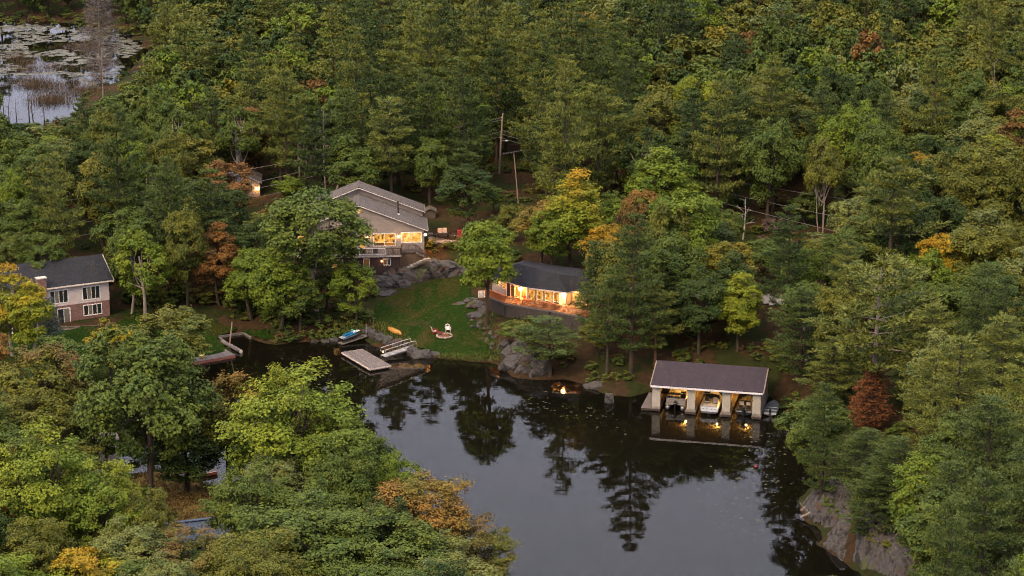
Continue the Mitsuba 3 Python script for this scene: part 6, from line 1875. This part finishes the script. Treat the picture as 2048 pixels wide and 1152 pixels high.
def moored():
    p = at(1540, 832, .1)
    f = Fr(p[0], p[1], 0, -14)
    t = thing('rowing_boat', 'grey aluminium boat moored outside the right wall of the boathouse', 'boat')
    obj('hull', loft(hull_secs(4.4, 1.75, .62)), 'metal', t, '6e7276', f)
    obj('floor', rounded(-.7, .7, .15, 3.2, .55, .61, .02), 'paint', t, '4b4e52', f)
    for y in (.6, 1.7, 2.7): obj('bench', box(-.74, .74, y - .14, y + .14, .64, .69), 'paint', t, '8a8d90', f)
    obj('outboard_motor', [rounded(-.14, .14, -.32, .06, .62, 1.05, .08), box(-.05, .05, -.22, .0, -.2, .64)], 'gloss', t, '1a1a1c', f)
    for x in (-.45, .45): obj('transom_panel', box(x - .3, x + .3, -.03, -.004, .3, .58), 'paint', t, 'a4a7aa', f)
    p = at(1572, 826, .3)
    f = Fr(p[0], p[1], .05, -30)
    t = thing('kayak', 'small bright blue kayak half hidden under the boughs right of the boathouse', 'kayak')
    secs = []
    for u in np.linspace(0, 1, 11):
        w = .36 * (1 - abs(2 * u - 1) ** 2.2) + .015
        secs.append([(3.0 * u, w * math.cos(q), .18 + .16 * math.sin(q) * (.4 + w) + .06 * abs(2 * u - 1) ** 3) for q in np.linspace(0, 6.2832, 11)[:-1]])
    obj('hull', loft(secs), 'gloss', t, '1c7fb0', f)
    obj('seat_well', rounded(1.2, 1.9, -.2, .2, .24, .345, .05), 'paint', t, '20242a', f)


moored()
p = at(1512, 934, 0)
t = thing('buoy', 'small dull red buoy floating below the boathouse', 'buoy')
bm = trimesh.creation.icosphere(subdivisions=3, radius=.30)
obj('float', bm.apply_scale((1, 1, .75)).apply_translation((p[0], p[1], .08)), 'gloss', t, '5a1d20', smooth=True)
obj('collar', trimesh.creation.torus(.22, .035, 20, 8).apply_translation((p[0], p[1], .24)), 'paint', t, '2b1a1a')

# ------------------------------------------------------------------ poles and wires
p0 = at(998, 348, 9.0)
z0 = g1(p0[0], p0[1])
p0 = at(998, 348, z0)
PB = np.array([p0[0], p0[1], g1(p0[0], p0[1])])
PT = PB + np.array([.65, 0, 10.4])
po = thing('utility_pole', 'leaning wooden utility pole with a street lamp arm on the slope behind the houses', 'utility pole')
obj('pole', tube([PB - [0, 0, .6], (PB + PT) / 2, PT], [.19, .165, .13], 10), 'paint', po, '8a7868')
for s in (.93, .88, .60): obj('insulator', xf(trimesh.creation.cylinder(.07, .16, sections=8), *(PB + (PT - PB) * s + [-.18, -.05, 0])), 'paint', po, 'b9b2aa')
lp = PB + (PT - PB) * .55
arm = obj('lamp_arm', rod(lp, lp + [.75, -.1, .02], .04), 'metal', po, 'a5a39f')
obj('lamp_head', rounded(lp[0] + .7, lp[0] + 1.2, lp[1] - .22, lp[1] + .02, lp[2] - .06, lp[2] + .1, .04), 'paint', arm, 'd4d0cc')
q0 = at(1037, 408, 8.4)
QB = np.array([q0[0], q0[1], g1(q0[0], q0[1])])
QT = QB + np.array([-.75, 0, 8.2])
an = thing('antenna_mast', 'thin pole carrying a grey television antenna in front of the dark pines', 'antenna')
obj('pole', tube([QB - [0, 0, .5], QB + (QT - QB) * .5, QT], [.10, .09, .06], 8), 'paint', an, '8b7c6f')
bm_ = obj('boom', bar(QT + [-1.8, -.1, -.15], QT + [1.4, .2, .35], .05), 'metal', an, '8f8a86')
for i in range(9):
    c = QT + np.array([-1.8, -.1, -.15]) + (np.array([3.2, .3, .5]) * i / 8)
    obj('element', rod(c + [-.25, -.9, 0], c + [.25, .9, 0], .02, 5), 'metal', bm_, '9a9692')


def wire(name, a, b, sag, label, r=.028, group='power lines'):
    t = np.linspace(0, 1, 24)[:, None]
    pts = np.asarray(a) * (1 - t) + np.asarray(b) * t - np.array([0, 0, 1.0]) * (4 * sag * t * (1 - t))
    obj(name, tube(pts, r, 5), 'paint', None, '7d7670', label=label, cat='power line', group=group)


for i, (s, px, py, zz) in enumerate(((.93, 492, 330, 14.5), (.90, 512, 355, 13.0), (.70, 528, 364, 12.6), (.62, 520, 384, 11.6))):
    a = PB + (PT - PB) * s
    b = at(px, py, zz)
    b = a + (b - a) * 1.9
    wire('power_line', a, b, .8, ['topmost power line running left from the utility pole', 'second power line running left from the utility pole', 'third power line running left from the utility pole', 'lowest power line running left over the main house roof'][i])
for i, (s, px, py, zz) in enumerate(((.72, 1369, 333, 15.5), (.66, 1407, 364, 14.2), (.60, 1417, 387, 13.2))):
    a = PB + (PT - PB) * s
    b = at(px, py, zz)
    b = a + (b - a) * 1.85
    wire('power_line', a, b, .9, ['upper power line running right from the utility pole', 'middle power line running right from the utility pole', 'lower power line running right from the utility pole'][i])

# ------------------------------------------------------------------ fallen trees, water plants, grass
def branchy(name, label, pts, r0, seed, twigs=9, cat='fallen tree', col='6b5f57'):
    rng = np.random.default_rng(seed)
    P = np.array(pts, float)
    t = thing(name, label, cat)
    obj('trunk', tube(P, np.linspace(r0, r0 * .3, len(P)), 8), 'paint', t, col)
    for k in range(twigs):
        u = rng.uniform(.2, .95) * (len(P) - 1)
        i = int(u)
        a = P[i] + (P[min(i + 1, len(P) - 1)] - P[i]) * (u - i)
        d = rng.normal(size=3) + [0, 0, .5]
        d /= np.linalg.norm(d)
        L = rng.uniform(.7, 2.0)
        m = a + d * L * .5 + rng.normal(size=3) * .08
        obj('branch', [tube([a, m, a + d * L], [r0 * .3, r0 * .2, .012], 5), tube([m, m + (d + rng.normal(size=3) * .6) * L * .4], [r0 * .16, .01], 4)], 'paint', t, col)


branchy('fallen_tree', 'long bare fallen trunk sliding down the right bank into the water', [at(1602, 1022, .1), at(1650, 985, 1.6), at(1700, 945, 3.0), at(1730, 905, 4.3)], .17, 4, 14, col='71655d')
branchy('fallen_tree', 'short bleached dead branch on the rocks at the tip of the fallen trunk', [at(1600, 1035, .3), at(1625, 1022, .9), at(1650, 1012, 1.5)], .10, 5, 8, col='8f837b')
branchy('fallen_tree', 'tangle of grey dead limbs beside the leaning pines below the cottage', [at(1085, 735, 2.0), at(1110, 690, 3.4), at(1160, 660, 4.6)], .10, 9, 14, col='5d554e')
gp_ = at(1745, 800, 4.5)


def pads(name, poly_px, n, z, rmin, rmax, seed, label, col, holes=.5):
    rng = np.random.default_rng(seed)
    P = Polygon([at(x, y, z)[:2] for x, y in poly_px])
    x0, y0, x1, y1 = P.bounds
    ms, cols = [], []
    nz = lambda x, y: meshkit.fbm(np.array([[x * .16, y * .09, seed * 1.0]]), 3, seed)[0]
    tries = 0
    while len(ms) < n and tries < n * 60:
        tries += 1
        x, y = rng.uniform(x0, x1), rng.uniform(y0, y1)
        if nz(x, y) < holes or not P.contains(Point(x, y)): continue
        r = rng.uniform(rmin, rmax)
        a0 = rng.uniform(0, 6.28)
        ang = a0 + np.linspace(.25, 6.03, 9)
        v = np.vstack([[[x, y, z + .012]], np.stack([x + r * np.cos(ang), y + r * np.sin(ang), np.full(9, z + .012 + rng.uniform(0, .015))], 1)])
        ms.append(trimesh.Trimesh(v, [[0, i, i + 1] for i in range(1, 9)], process=False))
        cols.append(np.tile(np.array(col) * rng.uniform(.6, 1.4), (10, 1)))
    if ms: obj(name, ms, 'paint', None, np.vstack(cols), label=label, kind='stuff')


pads('lily_pads', [(1080, 790), (1300, 845), (1300, 880), (1150, 850), (1020, 790)], 55, 0, .07, .18, 11, 'scattered lily pads on the dark water below the cottage', (.06, .062, .03), .46)
pads('lily_pads', [(1380, 850), (1560, 860), (1600, 1000), (1650, 1120), (1480, 1080), (1340, 1000)], 150, 0, .07, .18, 12, 'scattered lily pads on the water between boathouse and right bank', (.07, .072, .034), .52)
pads('lily_pads', [(520, 730), (700, 740), (690, 800), (560, 780)], 60, 0, .07, .2, 13, 'few lily pads on the black water beside the floating dock', (.10, .12, .04), .5)
pads('lily_pads', [(-120, 60), (60, 48), (240, 66), (285, 95), (255, 130), (175, 175), (140, 150), (-100, 150)], 1500, POND_Z, .3, 1.1, 14, 'carpet of pale lily pads on the marsh pond', (.085, .080, .058), .47)


def tufts(name, label, spots, h, col, seed, n=26, spread=.5):
    rng = np.random.default_rng(seed)
    V, F, C = [], [], []
    k = 0
    for x, y, z, s in spots:
        b = np.stack([x + rng.normal(size=n) * spread * s, y + rng.normal(size=n) * spread * s, np.full(n, z)], 1)
        d = np.stack([rng.normal(size=n) * .35, rng.normal(size=n) * .35, np.ones(n)], 1)
        v, f = blades(b, d, h * s * rng.uniform(.5, 1.2, n), .07, rng)
        V.append(v); F.append(f + k); k += len(v)
        C.append(np.repeat(np.array(col) * rng.uniform(.6, 1.4, (n, 1)), 4, axis=0))
    obj(name, trimesh.Trimesh(np.vstack(V), np.vstack(F), process=False), 'leaf', None, np.vstack(C), label=label, kind='stuff')


rng = np.random.default_rng(31)
sp = []
for line, n, zz in (([(505, 682), (560, 690), (640, 680), (730, 664)], 150, .35), ([(880, 716), (940, 720), (990, 722)], 60, .12), ([(745, 655), (790, 675), (830, 696)], 30, .9), ([(1010, 640), (975, 665), (1000, 700)], 25, 1.5), ([(120, 770), (260, 762), (380, 728)], 60, .4),
                    ([(300, 950), (400, 972), (480, 995)], 40, .4)):
    Lx = LineString(line)
    for t in rng.random(n):
        q = Lx.interpolate(t, normalized=True)
        p = at(q.x + rng.normal() * 6, q.y + rng.normal() * 3, zz)
        z = g1(p[0], p[1])
        if z > 0: sp.append((p[0], p[1], z, rng.uniform(.5, 1.2)))
tufts('shore_grass', 'tall uncut grass along the edge of the water', sp, .75, (.085, .105, .025), 8)
sp = []
rx0, ry0, rx1, ry1 = PLAWN.bounds
for _ in range(700):
    x, y = rng.uniform(rx0, rx1), rng.uniform(ry0, ry1)
    if PLAWN.contains(Point(x, y)): sp.append((x, y, g1(x, y), rng.uniform(.4, 1.0)))
tufts('dry_bank_grass', 'dry brown grass standing on the near bank', sp, .42, (.115, .078, .030), 18, 20, .35)
sp = []
for cx, cy, w, hh, n in ((75, 172, 52, 10, 60), (100, 202, 40, 8, 40), (160, 95, 40, 8, 26), (40, 118, 50, 10, 20), (70, 140, 60, 10, 26), (170, 185, 40, 12, 50), (130, 40, 120, 4, 80)):
    for _ in range(n):
        p = at(cx + rng.normal() * w * .5, cy + rng.normal() * hh * .5, POND_Z)
        sp.append((p[0], p[1], POND_Z - .05, rng.uniform(.8, 1.8)))
tufts('marsh_sedge', 'brown sedge tussocks standing in the marsh pond', sp, 1.1, (.085, .058, .034), 9, 26, 1.1)
print('entries', len(scene), 'labels', len(labels))
